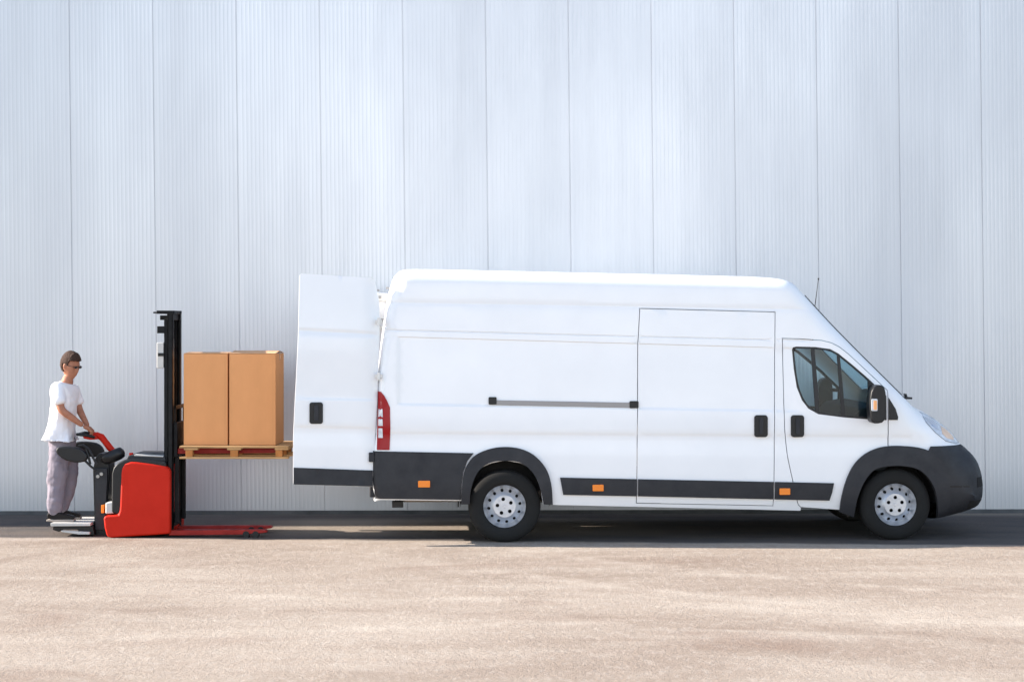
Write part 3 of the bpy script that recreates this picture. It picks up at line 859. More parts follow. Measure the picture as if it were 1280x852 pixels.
# mast: two outer channels, inner channels, cross heads
MZ0 = .06
zt = P(210,388,TY0+.1).z
mast_bm = bmesh.new()
def chan(bm, xa, xb, y, z0, z1, s, t=.012, w=.07):
    add_box2(bm, (xa, y, z0), (xb, y+s*t, z1)); add_box2(bm, (xa, y, z0), (xa+t, y+s*w, z1)); add_box2(bm, (xb-t, y, z0), (xb, y+s*w, z1))
xa = P(208.3,600,TY0+.08).x; xb = P(215.8,600,TY0+.08).x; xm = P(204.3,600,TY0+.08).x
for y, s in ((TY0+.08, 1), (TY1-.22, -1)):
    chan(mast_bm, xa+.012, xb, y, MZ0, zt, s)
add_box2(mast_bm, (xa, TY0+.095, zt-.10), (xb-.02, TY1-.235, zt-.0))
add_box2(mast_bm, (xa, TY0+.095, .95), (xa+.03, TY1-.235, 1.03)); add_box2(mast_bm, (xa, TY0+.095, .10), (xb, TY1-.235, .25))
mast = link('mast', bm2me('mast', mast_bm), M['mast'], truck, bevel=.004, inv=True)
bm = bmesh.new()
for y, s in ((TY0+.11, 1), (TY1-.25, -1)):
    chan(bm, xm, xa+.008, y, MZ0+.02, zt-.09, s, w=.05)
add_box2(bm, (xm, TY0+.12, zt-.28), (xm+.03, TY1-.26, zt-.2)); add_box2(bm, (xm, TY0+.12, 1.0), (xm+.03, TY1-.26, 1.08))
link('inner_mast', bm2me('im', bm), M['mast'], mast, bevel=.004, inv=True)
bm = bmesh.new()
xl = P(196.3,388,TY0+.1).x
add_box2(bm, (xl, TY0+.07, zt-.035), (xb, TY1-.21, zt)); 
add_box2(bm, (P(189,390,TY0+.1).x, TY0+.2, zt-.03), (xl, TY0+.23, zt-.012))
add_box2(bm, (xl+.01, TY0+.2, zt-.10), (xm+.02, TY1-.3, zt-.05))
add_box2(bm, (xl, TY0+.1, zt-.24), (xm+.01, TY0+.2, zt-.165))
link('mast_head', bm2me('mh', bm), M['mast'], mast, bevel=.004, inv=True)
bm = bmesh.new()
for y in (TY0+.22, TY1-.36): add_cyl(bm, (xa-.02, y, .2), (xa-.02, y, zt-.3), .028); add_cyl(bm, (xa-.02, y, zt-.3), (xa-.02, y, zt-.06), .018)
link('lift_cylinder', bm2me('lc', bm), M['steel'], mast, smooth=40, inv=True)
bm = bmesh.new()
add_box2(bm, (P(196,428,TY0+.1).x, TY0+.09, P(196,460,TY0+.1).z), (xm-.002, TY0+.14, P(196,428,TY0+.1).z))
cv = link('cable_cover', bm2me('cc', bm), M['cover'], mast, bevel=.008, inv=True)
bm = bmesh.new(); add_box2(bm, (P(198,428,TY0+.1).x, TY0+.08, P(196,445,TY0+.1).z), (xm+.005, TY0+.15, P(196,441,TY0+.1).z))
link('cable_clip', bm2me('ccl', bm), M['black'], cv, inv=True)
# protective mesh on the mast
bm = bmesh.new()
for k in range(9):
    y = TY0+.16+k*(TY1-TY0-.46)/8; add_cyl(bm, (xm+.02, y, 1.05), (xm+.02, y, zt-.3), .003, n=6)
for k in range(14):
    z = 1.1+k*.085; add_cyl(bm, (xm+.02, TY0+.14, z), (xm+.02, TY1-.28, z), .003, n=6)
link('guard_mesh', bm2me('gm', bm), M['mast'], mast, inv=True)
# fork carriage and forks (carry the pallet)
zf = P(300,563,TY0+.2).z
bm = bmesh.new()
xc = P(221,600,TY0+.1).x
add_box2(bm, (xb+.002, TY0+.12, zf-.06), (xc, TY1-.16, zf+.30))
add_box2(bm, (xb+.002, TY0+.18, .14), (xc, TY0+.24, zf-.06)); add_box2(bm, (xb+.002, TY1-.24, .14), (xc, TY1-.18, zf-.06))
add_box2(bm, (xb+.002, TY0+.14, zf+.30), (xc-.02, TY0+.18, zf+.48)); add_box2(bm, (xb+.002, TY1-.18, zf+.30), (xc-.02, TY1-.14, zf+.48))
add_box2(bm, (xb+.002, TY0+.14, zf+.44), (xc-.02, TY1-.14, zf+.48))
link('fork_carriage', bm2me('fc', bm), M['mast'], truck, bevel=.005, inv=True)
for y in (TY0+.16, TY1-.34):
    bm = bmesh.new(); x1 = P(352,563,TY0+.2).x
    add_prism(bm, [(xc-.01, zf-.030), (xc-.01, zf+.028), (x1-.1, zf+.028), (x1, zf+.01), (x1, zf-.01), (x1-.1, zf-.022)], y, y+.18)
    link('fork', bm2me('fork', bm), M['red2'], truck, bevel=.006, inv=True)
for y in (TY0+.04, TY0+.42):
    bm = bmesh.new(); x0 = P(210,660,TY0).x; x1 = P(333,660,TY0).x
    add_prism(bm, [(x0, .022), (x0, .075), (x1-.3, .080), (x1-.02, .078), (x1, .065), (x1, .055), (x1-.06, .045), (x1-.3, .03)], y, y+.11)
    lg = link('straddle_leg', bm2me('leg', bm), M['red2'], truck, bevel=.008, inv=True)
    bm = bmesh.new()
    for dx in (-.12, -.22): add_cyl(bm, (x1+dx, y-.004, .034), (x1+dx, y+.09, .034), .034)
    link('load_roller', bm2me('roller', bm), M['black'], lg, smooth=40, inv=True)

# ============================================================ PALLET
py0 = .35
xl, xr2 = P(224.4,560,py0).x, P(360.5,560,py0).x
ztop = P(300,557.2,py0).z; zbot = P(300,573.2,py0).z
pal = thing('wooden_pallet', 'pale pine pallet raised on the stacker forks, carrying two cartons', 'pallet', ((xl+xr2)/2, py0+.4, zbot))
def pb(name, a, b, m='wood'):
    bm = bmesh.new(); add_box2(bm, a, b); return link(name, bm2me(name, bm), M[m], pal, bevel=.003, inv=True)
pw = xr2-xl; th = .021
for k in range(5):
    w = (.145, .1, .145, .1, .145)[k]; c = py0+(.0725, .235, .4, .565, .7275)[k]
    pb('deck_board', (xl, c-w/2, ztop-th), (xr2, c+w/2, ztop))
for k in range(3):
    cx = (xl+.0725+.045, (xl+xr2)/2, xr2-.0725)[k]
    pb('stringer_board', (cx-.0725, py0+.002, ztop-2*th-.001), (cx+.0725, py0+.798, ztop-th-.001))
    for j in range(3):
        c = py0+(.05, .4, .75)[j]; w = .05
        bx = .036 if k != 1 else .04
        cc = (xl+.10, (xl+xr2)/2, xr2-.10)[k]
        pb('pallet_block', (cc-bx, c-w+.001, zbot+th+.001), (cc+bx, c+w-.001, ztop-2*th-.002), 'woodblock')
for j in range(3):
    c = py0+(.05, .4, .75)[j]; pb('bottom_board', (xl, c-.05, zbot), (xr2, c+.05, zbot+th))

# ============================================================ CARTONS
def carton(label, px0, px1, pyt, yn, yf, tapeat, h_off=0, rot=0):
    a = P(px0, pyt, yn); b = P(px1, pyt, yn)
    cx = (a.x+b.x)/2; w = b.x-a.x; z1 = a.z+h_off; z0 = ztop+.0015
    t = thing('cardboard_box', label, 'box', (cx, (yn+yf)/2, z0), R(rot), 'large cartons on the raised pallet')
    bm = bmesh.new(); d = yf-yn; H = z1-z0
    nx, nz = 8, 12
    bmesh.ops.create_grid(bm, x_segments=1, y_segments=1, size=.5)
    bm.clear()
    add_box2(bm, (-w/2, -d/2, 0), (w/2, d/2, H-.006))
    o = link('carton_wall', bm2me('carton', bm), M['card'], t, bevel=.006)
    for s in (-1, 1):
        bm = bmesh.new()
        add_box(bm, (0, s*d/4, H-.002+math.sin(R(tapeat))*d/4), (w-.002, d/2-.001, .004), Matrix.Rotation(R(-s*tapeat), 3, 'X'))
        link('top_flap', bm2me('flap', bm), M['cardtop'], t, bevel=.0015)
    bm = bmesh.new(); hh = H+math.sin(R(tapeat))*d/2
    add_box2(bm, (-w/2-.001, -.025, hh-.001), (w/2+.001, .025, hh+.0015))
    add_box2(bm, (w/2+.0005, -.025, H-.08), (w/2+.0015, .025, hh+.0015)); add_box2(bm, (-w/2-.0015, -.025, H-.08), (-w/2-.0005, .025, hh+.0015))
    link('packing_tape', bm2me('tape', bm), M['tape'], t)
    bm = bmesh.new()
    add_box2(bm, (w/2-.03, -d/2-.0015, H*.02), (w/2-.0295, -d/2, H*.98))
    link('fold_seam', bm2me('seam', bm), M['tape'], t)
    return t
carton('tall brown cardboard box on the pallet, right beside the black mast', 229.5, 284.7, 441.2, .45, 1.06, 1.2, rot=0)
carton('wider brown cardboard box at the open van door end of the pallet', 286.8, 345, 441.4, .43, 1.04, 4.2, h_off=.0, rot=-.6)

# ============================================================ MAN
MY = .72
man = thing('person', 'man in white T-shirt and loose grey trousers riding on the stacker platform', 'person', (P(78,652,MY).x, MY, P(78,653,.6).z))
def skin_mesh(chains, sub=2):
    """chains: list of (verts[(co, r)], edges, root)"""
    me = bpy.data.meshes.new('tmp'); vs, es, rs, roots = [], [], [], []
    for V_, E_, root in chains:
        s = len(vs); vs += [v[0] for v in V_]; rs += [v[1] for v in V_]; es += [(a+s, b+s) for a, b in E_]; roots.append(s+root)
    me.from_pydata([tuple(v) for v in vs], es, [])
    o = bpy.data.objects.new('tmp', me); COL.objects.link(o)
    sk = o.modifiers.new('s', 'SKIN'); sk.use_smooth_shade = True
    if not me.skin_vertices: 
        me.attributes  # created by the modifier below
    sv = me.skin_vertices[0].data if len(me.skin_vertices) else None
    if sv is None:
        bpy.context.view_layer.objects.active = o; o.select_set(True)
        bpy.ops.object.modifier_remove(modifier='s'); bpy.ops.object.modifier_add(type='SKIN'); sk = o.modifiers[-1]
        sv = me.skin_vertices[0].data
    for i, r in enumerate(rs):
        sv[i].radius = (r, r) if not isinstance(r, tuple) else r
        sv[i].use_root = i in roots
    ss = o.modifiers.new('u', 'SUBSURF'); ss.levels = sub; ss.render_levels = sub
    dg = bpy.context.evaluated_depsgraph_get(); dg.update()
    m = bpy.data.meshes.new_from_object(o.evaluated_get(dg))
    bpy.data.objects.remove(o); bpy.data.meshes.remove(me)
    return m
def merge(meshes):
    bm = bmesh.new()
    for m in meshes: bm.from_mesh(m)
    return bm
def remesh(bm, vox, name, smooth_it=3):
    me = bm2me('tmp', bm, False); me.materials.clear()
    o = bpy.data.objects.new('tmp', me); COL.objects.link(o)
    r = o.modifiers.new('r', 'REMESH'); r.mode = 'VOXEL'; r.voxel_size = vox; r.use_smooth_shade = True
    s = o.modifiers.new('s', 'SMOOTH'); s.iterations = smooth_it; s.factor = .5
    dg = bpy.context.evaluated_depsgraph_get(); dg.update()
    m = bpy.data.meshes.new_from_object(o.evaluated_get(dg)); bpy.data.objects.remove(o); bpy.data.meshes.remove(me)
    m.name = name; m.materials.clear(); return m
def A(px, py, y): return P(px, py, y)
# joints
pel = A(77,556,MY); chest = A(78,500,MY); neckb = A(84,477,MY-.0); neckt = A(86.5,466,MY)
shN = A(72,483,MY-.19); shF = A(90,483,MY+.17)
elN = A(76,512,MY-.24); wrN = A(104,532,MY-.16)
elF = A(99,512,MY+.16); wrF = A(110,533,MY+.02)
hipN = A(74,562,MY-.10); hipF = A(84,562,MY+.10)
knN = A(73,603,MY-.12); knF = A(86,602,MY+.10)
anN = A(68,643,MY-.12); anF = A(76,642,MY+.10)
V_ = [(pel,(.105,.09)),(A(77.5,530,MY),(.11,.09)),(chest,(.14,.11)),(neckb,.065),(neckt,.055),(shN,.055),(elN,.045),(A(90,522,MY-.21),.040),(wrN,.028),
      (shF,.055),(elF,.043),(wrF,.028),(hipN,.07),(knN,.062),(anN,.045),(hipF,.07),(knF,.06),(anF,.045)]
E_ = [(0,1),(1,2),(2,3),(3,4),(2,5),(5,6),(6,7),(7,8),(2,9),(9,10),(10,11),(0,12),(12,13),(13,14),(0,15),(15,16),(16,17)]
base = skin_mesh([(V_, E_, 0)])
# hands closed on the tiller handle
def hand(wr, direction, grip, s):
    K = 1.22
    d = (grip-wr).normalized(); side = Vector((0, s, 0)); up = d.cross(side).normalized()
    if up.z < 0: up = -up
    palm = wr+d*.055
    ch = [([(wr, (.027,.02)), (wr+d*.03, (.033,.018)), (wr+d*.075, (.038,.016))], [(0,1),(1,2)], 0)]
    for k, (L, o) in enumerate(((.9,-1.4),(1.0,-.5),(.95,.45),(.78,1.35))):
        b = wr+d*.07+side*o*.017
        p1 = b+(d*.030-up*.004)*L; p2 = p1+(d*.014-up*.022)*L; p3 = p2+(-d*.012-up*.016)*L
        ch.append(([(b,.0095),(p1,.009),(p2,.0085),(p3,.0075)], [(0,1),(1,2),(2,3)], 0))
    b = wr+d*.022-side*s*.026*s; b = wr+d*.022+side*(-.024)
    ch.append(([(b,.012),(b+d*.026-side*.014-up*.010,.0105),(b+d*.05-side*.006-up*.026,.009)], [(0,1),(1,2)], 0))
    ch = [([(wr+(p-wr)*K, (r[0]*K, r[1]*K) if isinstance(r, tuple) else r*1.1) for p, r in v_], e_, q_) for v_, e_, q_ in ch]
    return skin_mesh(ch, 1)
hN = hand(wrN, None, A(117,540,MY-.10), -1); hF = hand(wrF, None, A(119,541,MY+.06), 1)
# head
hc = A(88,457.5,MY); HD = R(12)
def head_mesh():
    bm = bmesh.new(); bmesh.ops.create_icosphere(bm, subdivisions=5, radius=1)
    for v in bm.verts:
        x, y, z = v.co   # x = forward
        X = x*.100; Y = y*.076; Z = z*.130
        # jaw narrowing
        if z < 0:
            k = (-z); Y *= 1-.32*k; X = X*(1-.18*k)+.012*k*(1 if x > 0 else .4)
            if x < 0: X *= 1-.35*k
        else:
            X -= .006*z
        # flatten face
        if x > .75 and -.8 < z < .5: X -= (x-.75)*.05
        # brow
        X += .006*math.exp(-((z-.18)/.09)**2)*math.exp(-(y/.45)**2)*(x > 0)
        # eye sockets
        for s in (-1, 1): X -= .010*math.exp(-((z-.02)/.09)**2-((y-s*.38)/.16)**2)*(x > 0)
        # nose
        X += .026*math.exp(-(y/.13)**2)*(math.exp(-((z+.27)/.12)**2)+.55*math.exp(-((z+.1)/.14)**2))*(x > 0)
        # lips
        X += .006*math.exp(-(y/.3)**2)*(math.exp(-((z+.50)/.045)**2)+math.exp(-((z+.60)/.05)**2))*(x > 0)
        X += .008*math.exp(-(y/.3)**2-((z+.86)/.12)**2)*(x > 0)
        # ears
        for s in (-1, 1):
            e = math.exp(-((x+.05)/.13)**2-((z+.05)/.2)**2)*(1 if y*s > .6 else 0); Y += s*.018*e
        v.co = (X, Y, Z)
    return bm
hb = head_mesh()
MH = Matrix.Translation(hc+Vector((0,0,.0))) @ Matrix.Scale(1.10, 4) @ Matrix.Rotation(-R(28), 4, 'Z') @ Matrix.Rotation(R(10), 4, 'Y')
bmesh.ops.transform(hb, matrix=MH, verts=hb.verts)
hm = bpy.data.meshes.new('h'); hb.to_mesh(hm); hb.free()
bodyme = remesh(merge([base, hN, hF, hm]), .0055, 'person_body', 2)
pbod = link('body', bodyme, M['skin'], man, smooth=60, inv=True)
# hair cap
bm = head_mesh()
for v in list(bm.verts):
    pass
dele = []
for v in bm.verts:
    x, y, z = v.co.x/.10, v.co.y/.076, v.co.z/.13
    line = .42+.0*x if x > .35 else (.10 if x > -.05 else -.42)
    if abs(y) > .85 and -.3 < x < .15 and z < .18: line = .25
    if z < line: dele.append(v)
bmesh.ops.delete(bm, geom=dele, context='VERTS')
rr = random.Random(3)
for v in bm.verts:
    n = Vector((v.co.x/.01, v.co.y/.0058, v.co.z/.0169)).normalized()
    e = .010+.012*max(0, n.z)+(.008 if v.co.x > .03 and v.co.z > .05 else 0)+rr.uniform(-.002, .003)
    v.co += n*e
geo = bmesh.ops.solidify(bm, geom=bm.faces[:], thickness=.008) if False else None
bmesh.ops.transform(bm, matrix=MH, verts=bm.verts)
ho = link('hair', bm2me('hair', bm), M['hair'], man, smooth=60, inv=True)
s = ho.modifiers.new('s', 'SOLIDIFY'); s.thickness = .014; s.offset = -1
# spectacles
bm = bmesh.new()
add_tube(bm, [MH @ Vector(p) for p in ((-.01,-.084,.012),(.05,-.078,.014),(.095,-.058,.012),(.105,-.03,.016),(.108,0,.014),(.105,.03,.016),(.095,.058,.012),(.05,.078,.014),(-.01,.084,.012))], .0028, 6)
gl = link('spectacles', bm2me('specf', bm), M['black'], man, smooth=60, inv=True)
for sgn in (-1, 1):
    bm = bmesh.new()
    bmesh.ops.create_uvsphere(bm, u_segments=12, v_segments=8, radius=1, matrix=MH @ Matrix.Translation((.099, sgn*.031, .006)) @ Matrix.Diagonal((.006, .021, .012, 1)))
    link('spectacle_lens', bm2me('spec', bm), M['lens'], gl, smooth=60, inv=True)
# T-shirt
SV = [(A(75.5,549,MY),(.25,.165)),(A(77,528,MY),(.225,.15)),(A(80,503,MY),(.235,.145)),(A(80.5,486,MY),(.19,.13)),(A(84,479,MY),(.08,.07)),(A(72.5,484,MY-.17),.078),(A(73,497,MY-.225),.078),(A(76,507.5,MY-.24),.082),
      (A(92,486,MY+.15),.075),(A(96,500,MY+.18),.075),(A(99,508,MY+.17),.078)]
SE = [(0,1),(1,2),(2,3),(3,4),(3,5),(5,6),(6,7),(3,8),(8,9),(9,10)]
sh = remesh(merge([skin_mesh([(SV, SE, 1)])]), .009, 'shirt', 2)
bm = bmesh.new(); bm.from_mesh(sh)
zh = A(77,552,MY).z; zn = A(84,472,MY).z
for v in bm.verts:
    c = v.co
    # creases
    w = .010*(mnoise.fractal(c*6+Vector((0,0,3)), .9, 2, 3))+.012*abs(mnoise.noise(Vector((c.x*5+c.z*4, c.y*5, c.z*9-c.x*7))))-.004+.0*.007*math.sin(c.z*38+c.x*22+math.sin(c.y*17)*1.5)
    n = v.normal; v.co += n*w*(.4+.6*max(0, min(1, (1.5-c.z)/.5)))
bmesh.ops.bisect_plane(bm, geom=bm.verts[:]+bm.edges[:]+bm.faces[:], plane_co=(0,0,zh), plane_no=(0,0,-1), clear_outer=True)
bmesh.ops.bisect_plane(bm, geom=bm.verts[:]+bm.edges[:]+bm.faces[:], plane_co=A(84,475.5,MY), plane_no=(.25,0,1), clear_outer=True)
shirt = link('shirt', bm2me('shirt', bm), M['shirt'], man, smooth=60, inv=True)
s = shirt.modifiers.new('s', 'SOLIDIFY'); s.thickness = .006; s.offset = -1
# trousers
TV = [(A(77,530,MY),(.14,.12)),(A(77,560,MY),(.185,.155)),(A(73,572,MY-.10),.128),(A(71,604,MY-.12),.105),(A(69,628,MY-.12),.10),(A(68,646,MY-.12),.092),
      (A(85,572,MY+.10),.122),(A(87,603,MY+.10),.10),(A(79,628,MY+.10),.08),(A(76,645,MY+.10),.076)]
TE = [(0,1),(1,2),(2,3),(3,4),(4,5),(1,6),(6,7),(7,8),(8,9)]
tr = remesh(merge([skin_mesh([(TV, TE, 1)])]), .009, 'trousers', 2)
bm = bmesh.new(); bm.from_mesh(tr)
for v in bm.verts:
    c = v.co
    w = .012*mnoise.fractal(Vector((c.x*7, c.y*7, c.z*5.5)), .9, 2, 3)+.016*abs(mnoise.noise(Vector((c.x*6-c.z*5, c.y*6, c.z*10+c.x*6))))-.006
    v.co += v.normal*w
bmesh.ops.bisect_plane(bm, geom=bm.verts[:]+bm.edges[:]+bm.faces[:], plane_co=(0,0,A(70,647.5,MY).z), plane_no=(0,0,-1), clear_outer=True)
tro = link('trousers', bm2me('trousers', bm), M['trouser'], man, smooth=60, inv=True)
s = tro.modifiers.new('s', 'SOLIDIFY'); s.thickness = .005; s.offset = -1
# shoes
zfl = P(78,653.3,TY0+.1).z
for (px, y) in ((66, MY-.12), (74, MY+.10)):
    bm = bmesh.new(); x0 = P(px-6,650,y).x
    prof = [(-.0,0),(.0,.05),(.02,.085),(.09,.09),(.13,.07),(.20,.055),(.26,.045),(.285,.025),(.285,0)]
    add_prism(bm, [(x0+a, zfl+.022+b) for a, b in smooth_poly(prof, 1)], y-.045, y+.045)
    so = link('shoe', bm2me('shoe', bm), M['shoe'], man, bevel=.02, segs=3, inv=True)
    bm = bmesh.new(); add_box2(bm, (x0-.005, y-.048, zfl+.001), (x0+.288, y+.048, zfl+.024))
    link('sole', bm2me('sole', bm), M['sole'], so, bevel=.008, inv=True)

# ============================================================ BUILDING
WY, WYAW = 2.65, R(1.0)
bld = thing('warehouse', 'tall warehouse clad in pale ribbed metal panels behind the van', 'building', (0, WY, 0), WYAW)
HB = 7.3; LEAN = .011
bm = bmesh.new()
XL, XR = -62, 62
seam0 = (93.5-640)/F*(D+WY)     # x of a panel joint at eye height
PW = 103.52/F*(D+WY); k0 = int((XL-seam0)/PW)-1
prof = []
for k in range(k0, int((XR-seam0)/PW)+2):
    s = seam0+k*PW
    prof += [(s-.008, 0), (s-.005, .007), (s+.002, .007), (s+.005, -.0011)]
    n = 20
    for j in range(n):
        a = s+.012+(PW-.024)*j/n; w = (PW-.024)/n
        if j: prof.append((a, 0))
        prof += [(a+w*.18, -.0009), (a+w*.62, -.0009), (a+w*.80, 0)] if j else [(a+w*.62, -.0011), (a+w*.8, 0)]
bot = [bm.verts.new((x-LEAN*(.042-HC), y, .042)) for x, y in prof]; top = [bm.verts.new((x-LEAN*(HB-HC), y, HB)) for x, y in prof]
for i in range(len(prof)-1): bm.faces.new((bot[i], bot[i+1], top[i+1], top[i]))
wm = mat('painted_metal_cladding', (.545,.565,.60), .33, metal=.6, var=.05, vscale=.35, vstretch=(1,1,.25))
def panel_tone(m):
    nt = m.node_tree; b = nt.nodes['Principled BSDF']; L = nt.links; old = b.inputs['Base Color'].links[0].from_socket
    def n(t, op=None, **k):
        q = nt.nodes.new(t)
        if op: q.operation = op
        for i, v in k.items(): q.inputs[int(i[1:])].default_value = v
        return q
    tc = n('ShaderNodeTexCoord'); sp = n('ShaderNodeSeparateXYZ'); L.new(tc.outputs['Object'], sp.inputs[0])
    zz = n('ShaderNodeMath', 'MULTIPLY', _1=LEAN); L.new(sp.outputs[2], zz.inputs[0])
    xx = n('ShaderNodeMath', 'ADD'); L.new(sp.outputs[0], xx.inputs[0]); L.new(zz.outputs[0], xx.inputs[1])
    x2 = n('ShaderNodeMath', 'SUBTRACT', _1=seam0+LEAN*HC); L.new(xx.outputs[0], x2.inputs[0])
    dv = n('ShaderNodeMath', 'DIVIDE', _1=PW); L.new(x2.outputs[0], dv.inputs[0])
    fl = n('ShaderNodeMath', 'FLOOR'); L.new(dv.outputs[0], fl.inputs[0])
    wn = n('ShaderNodeTexWhiteNoise'); wn.noise_dimensions = '1D'; L.new(fl.outputs[0], wn.inputs['W'])
    # rain streaks
    mp = n('ShaderNodeMapping'); mp.inputs['Scale'].default_value = (9, 1, .22); L.new(tc.outputs['Object'], mp.inputs[0])
    ns = n('ShaderNodeTexNoise'); ns.inputs['Scale'].default_value = 1.0; ns.inputs['Detail'].default_value = 5; L.new(mp.outputs[0], ns.inputs['Vector'])
    a = n('ShaderNodeMapRange', _1=0, _2=1, _3=.985, _4=1.02); L.new(wn.outputs['Value'], a.inputs[0])
    c = n('ShaderNodeMapRange', _1=.3, _2=.7, _3=1.02, _4=.98); L.new(ns.outputs['Fac'], c.inputs[0])
    ml = n('ShaderNodeMath', 'MULTIPLY'); L.new(a.outputs[0], ml.inputs[0]); L.new(c.outputs[0], ml.inputs[1])
    # splash dirt just above the ground
    mz = n('ShaderNodeMapRange', _1=.04, _2=.55, _3=.86, _4=1.0); L.new(sp.outputs[2], mz.inputs[0])
    m2 = n('ShaderNodeMath', 'MULTIPLY'); L.new(ml.outputs[0], m2.inputs[0]); L.new(mz.outputs[0], m2.inputs[1])
    vm = n('ShaderNodeVectorMath', 'SCALE'); L.new(old, vm.inputs[0]); L.new(m2.outputs[0], vm.inputs['Scale']); L.new(vm.outputs[0], b.inputs['Base Color'])
panel_tone(wm)
link('wall_cladding', bm2me('cladding', bm, False), wm, bld)
bm = bmesh.new(); add_box2(bm, (XL, .03, 0), (XR, 30, HB-.05))
link('building_core', bm2me('core', bm), mat('grey_core', (.4,.4,.42), .8), bld)
bm = bmesh.new(); add_box2(bm, (XL, -.004, -.02), (XR, .028, .046)); 
link('base_flashing', bm2me('flash', bm), mat('dark_base_flashing', (.10,.105,.11), .6, var=.4, vscale=2), bld)
bm = bmesh.new(); add_box2(bm, (XL, -.06, HB-.3), (XR, .03, HB)); 
link('roof_trim', bm2me('trim', bm), M['alu'], bld)

# ============================================================ GROUND
bm = bmesh.new()
NG = 60
xs = [-900,-300,-100,-40,-20]+[-20+40*i/30 for i in range(1,30)]+[20,40,100,300,900]
ys = [-900,-300,-100,-40]+[-20+.8*i for i in range(0,46)]+[40,100,300,900]
gv = [[bm.verts.new((x, y, 0)) for y in ys] for x in xs]
for i in range(len(xs)-1):
    for j in range(len(ys)-1): bm.faces.new((gv[i][j], gv[i+1][j], gv[i+1][j+1], gv[i][j+1]))
g = bpy.data.materials.new('dusty_yard'); g.use_nodes = True; nt = g.node_tree; b = nt.nodes['Principled BSDF']
b.inputs['Roughness'].default_value = .9; b.inputs['Specular IOR Level'].default_value = .2
tc = nt.nodes.new('ShaderNodeTexCoord')
def N(t, **kw):
    n = nt.nodes.new(t)
    for k, v in kw.items():
        if k in n.inputs: n.inputs[k].default_value = v
        else: setattr(n, k, v)
    return n
def noise(scale, detail=8, rough=.6, st=(1,1,1), dist=0):
    mp = N('ShaderNodeMapping'); mp.inputs['Scale'].default_value = st; nt.links.new(tc.outputs['Object'], mp.inputs[0])
    n = N('ShaderNodeTexNoise'); n.inputs['Scale'].default_value = scale; n.inputs['Detail'].default_value = detail; n.inputs['Roughness'].default_value = rough; n.inputs['Distortion'].default_value = dist
    nt.links.new(mp.outputs[0], n.inputs['Vector']); return n.outputs['Fac']
def rng(s, a, b_, c=0, d=1):
    n = N('ShaderNodeMapRange'); n.inputs[1].default_value = a; n.inputs[2].default_value = b_; n.inputs[3].default_value = c; n.inputs[4].default_value = d
    nt.links.new(s, n.inputs[0]); return n.outputs[0]
def mixc(f, a, b_):
    n = N('ShaderNodeMix'); n.data_type = 'RGBA'
    for s, i in ((a, 6), (b_, 7)):
        if isinstance(s, tuple): n.inputs[i].default_value = (*s, 1)
        else: nt.links.new(s, n.inputs[i])
    if isinstance(f, float): n.inputs[0].default_value = f
    else: nt.links.new(f, n.inputs[0])
    return n.outputs[2]
def mth(op, a, b_):
    n = N('ShaderNodeMath', operation=op)
    for s, i in ((a, 0), (b_, 1)):
        if isinstance(s, (int, float)): n.inputs[i].default_value = s
        else: nt.links.new(s, n.inputs[i])
    return n.outputs[0]
GA, GB, GC = (.345,.29,.24), (.255,.203,.163), (.405,.352,.298)
c = mixc(rng(noise(.35, 6, .6, (.55,1,1), .6), .38, .62), GA, GB)
c = mixc(rng(noise(1.1, 8, .65, (.35,1,1), .4), .45, .7), c, GC)
c = mixc(rng(noise(3.5, 8, .75, (.5,1,1)), .52, .75, 0, .5), c, GB)
c = mixc(rng(noise(16, 6, .8), .46, .66, 0, .4), c, (.23,.18,.145))
c = mixc(rng(noise(9, 6, .8, (1.3,.6,1)), .50, .66, 0, .5), c, (.46,.41,.36))
c = mixc(rng(noise(38, 4, .7), .50, .72, 0, .4), c, (.27,.20,.16))
c = mixc(rng(noise(60, 3, .7), .55, .75, 0, .5), c, (.60,.52,.44))
# broken tyre sweeps across the dust
spg = N('ShaderNodeSeparateXYZ'); nt.links.new(tc.outputs['Object'], spg.inputs[0])
for (cx_, cy_, r0) in ((-2.0,-16.5,12.9),(-2.0,-16.5,12.2),(9.0,8.0,12.5),(9.0,8.0,13.7),(-12.0,3.0,9.6),(-12.0,3.0,8.4),(2.0,-22.0,17.2)):
    dx_ = mth('SUBTRACT', spg.outputs[0], cx_); dy_ = mth('SUBTRACT', spg.outputs[1], cy_)
    rr_ = mth('SQRT', mth('ADD', mth('MULTIPLY', dx_, dx_), mth('MULTIPLY', dy_, dy_)), 0)
    band = rng(mth('ABSOLUTE', mth('SUBTRACT', rr_, r0), 0), .02, .22, 1, 0)
    c = mixc(mth('MULTIPLY', band, rng(noise(1.6, 5, .7), .42, .62, 0, .55)), c, (.47,.41,.35) if r0 > 12.3 else (.22,.165,.13))
# brown scuffed patches
c = mixc(rng(noise(.55, 5, .6, (.5,1,1), 1.2), .56, .72, 0, .6), c, (.22,.155,.12))
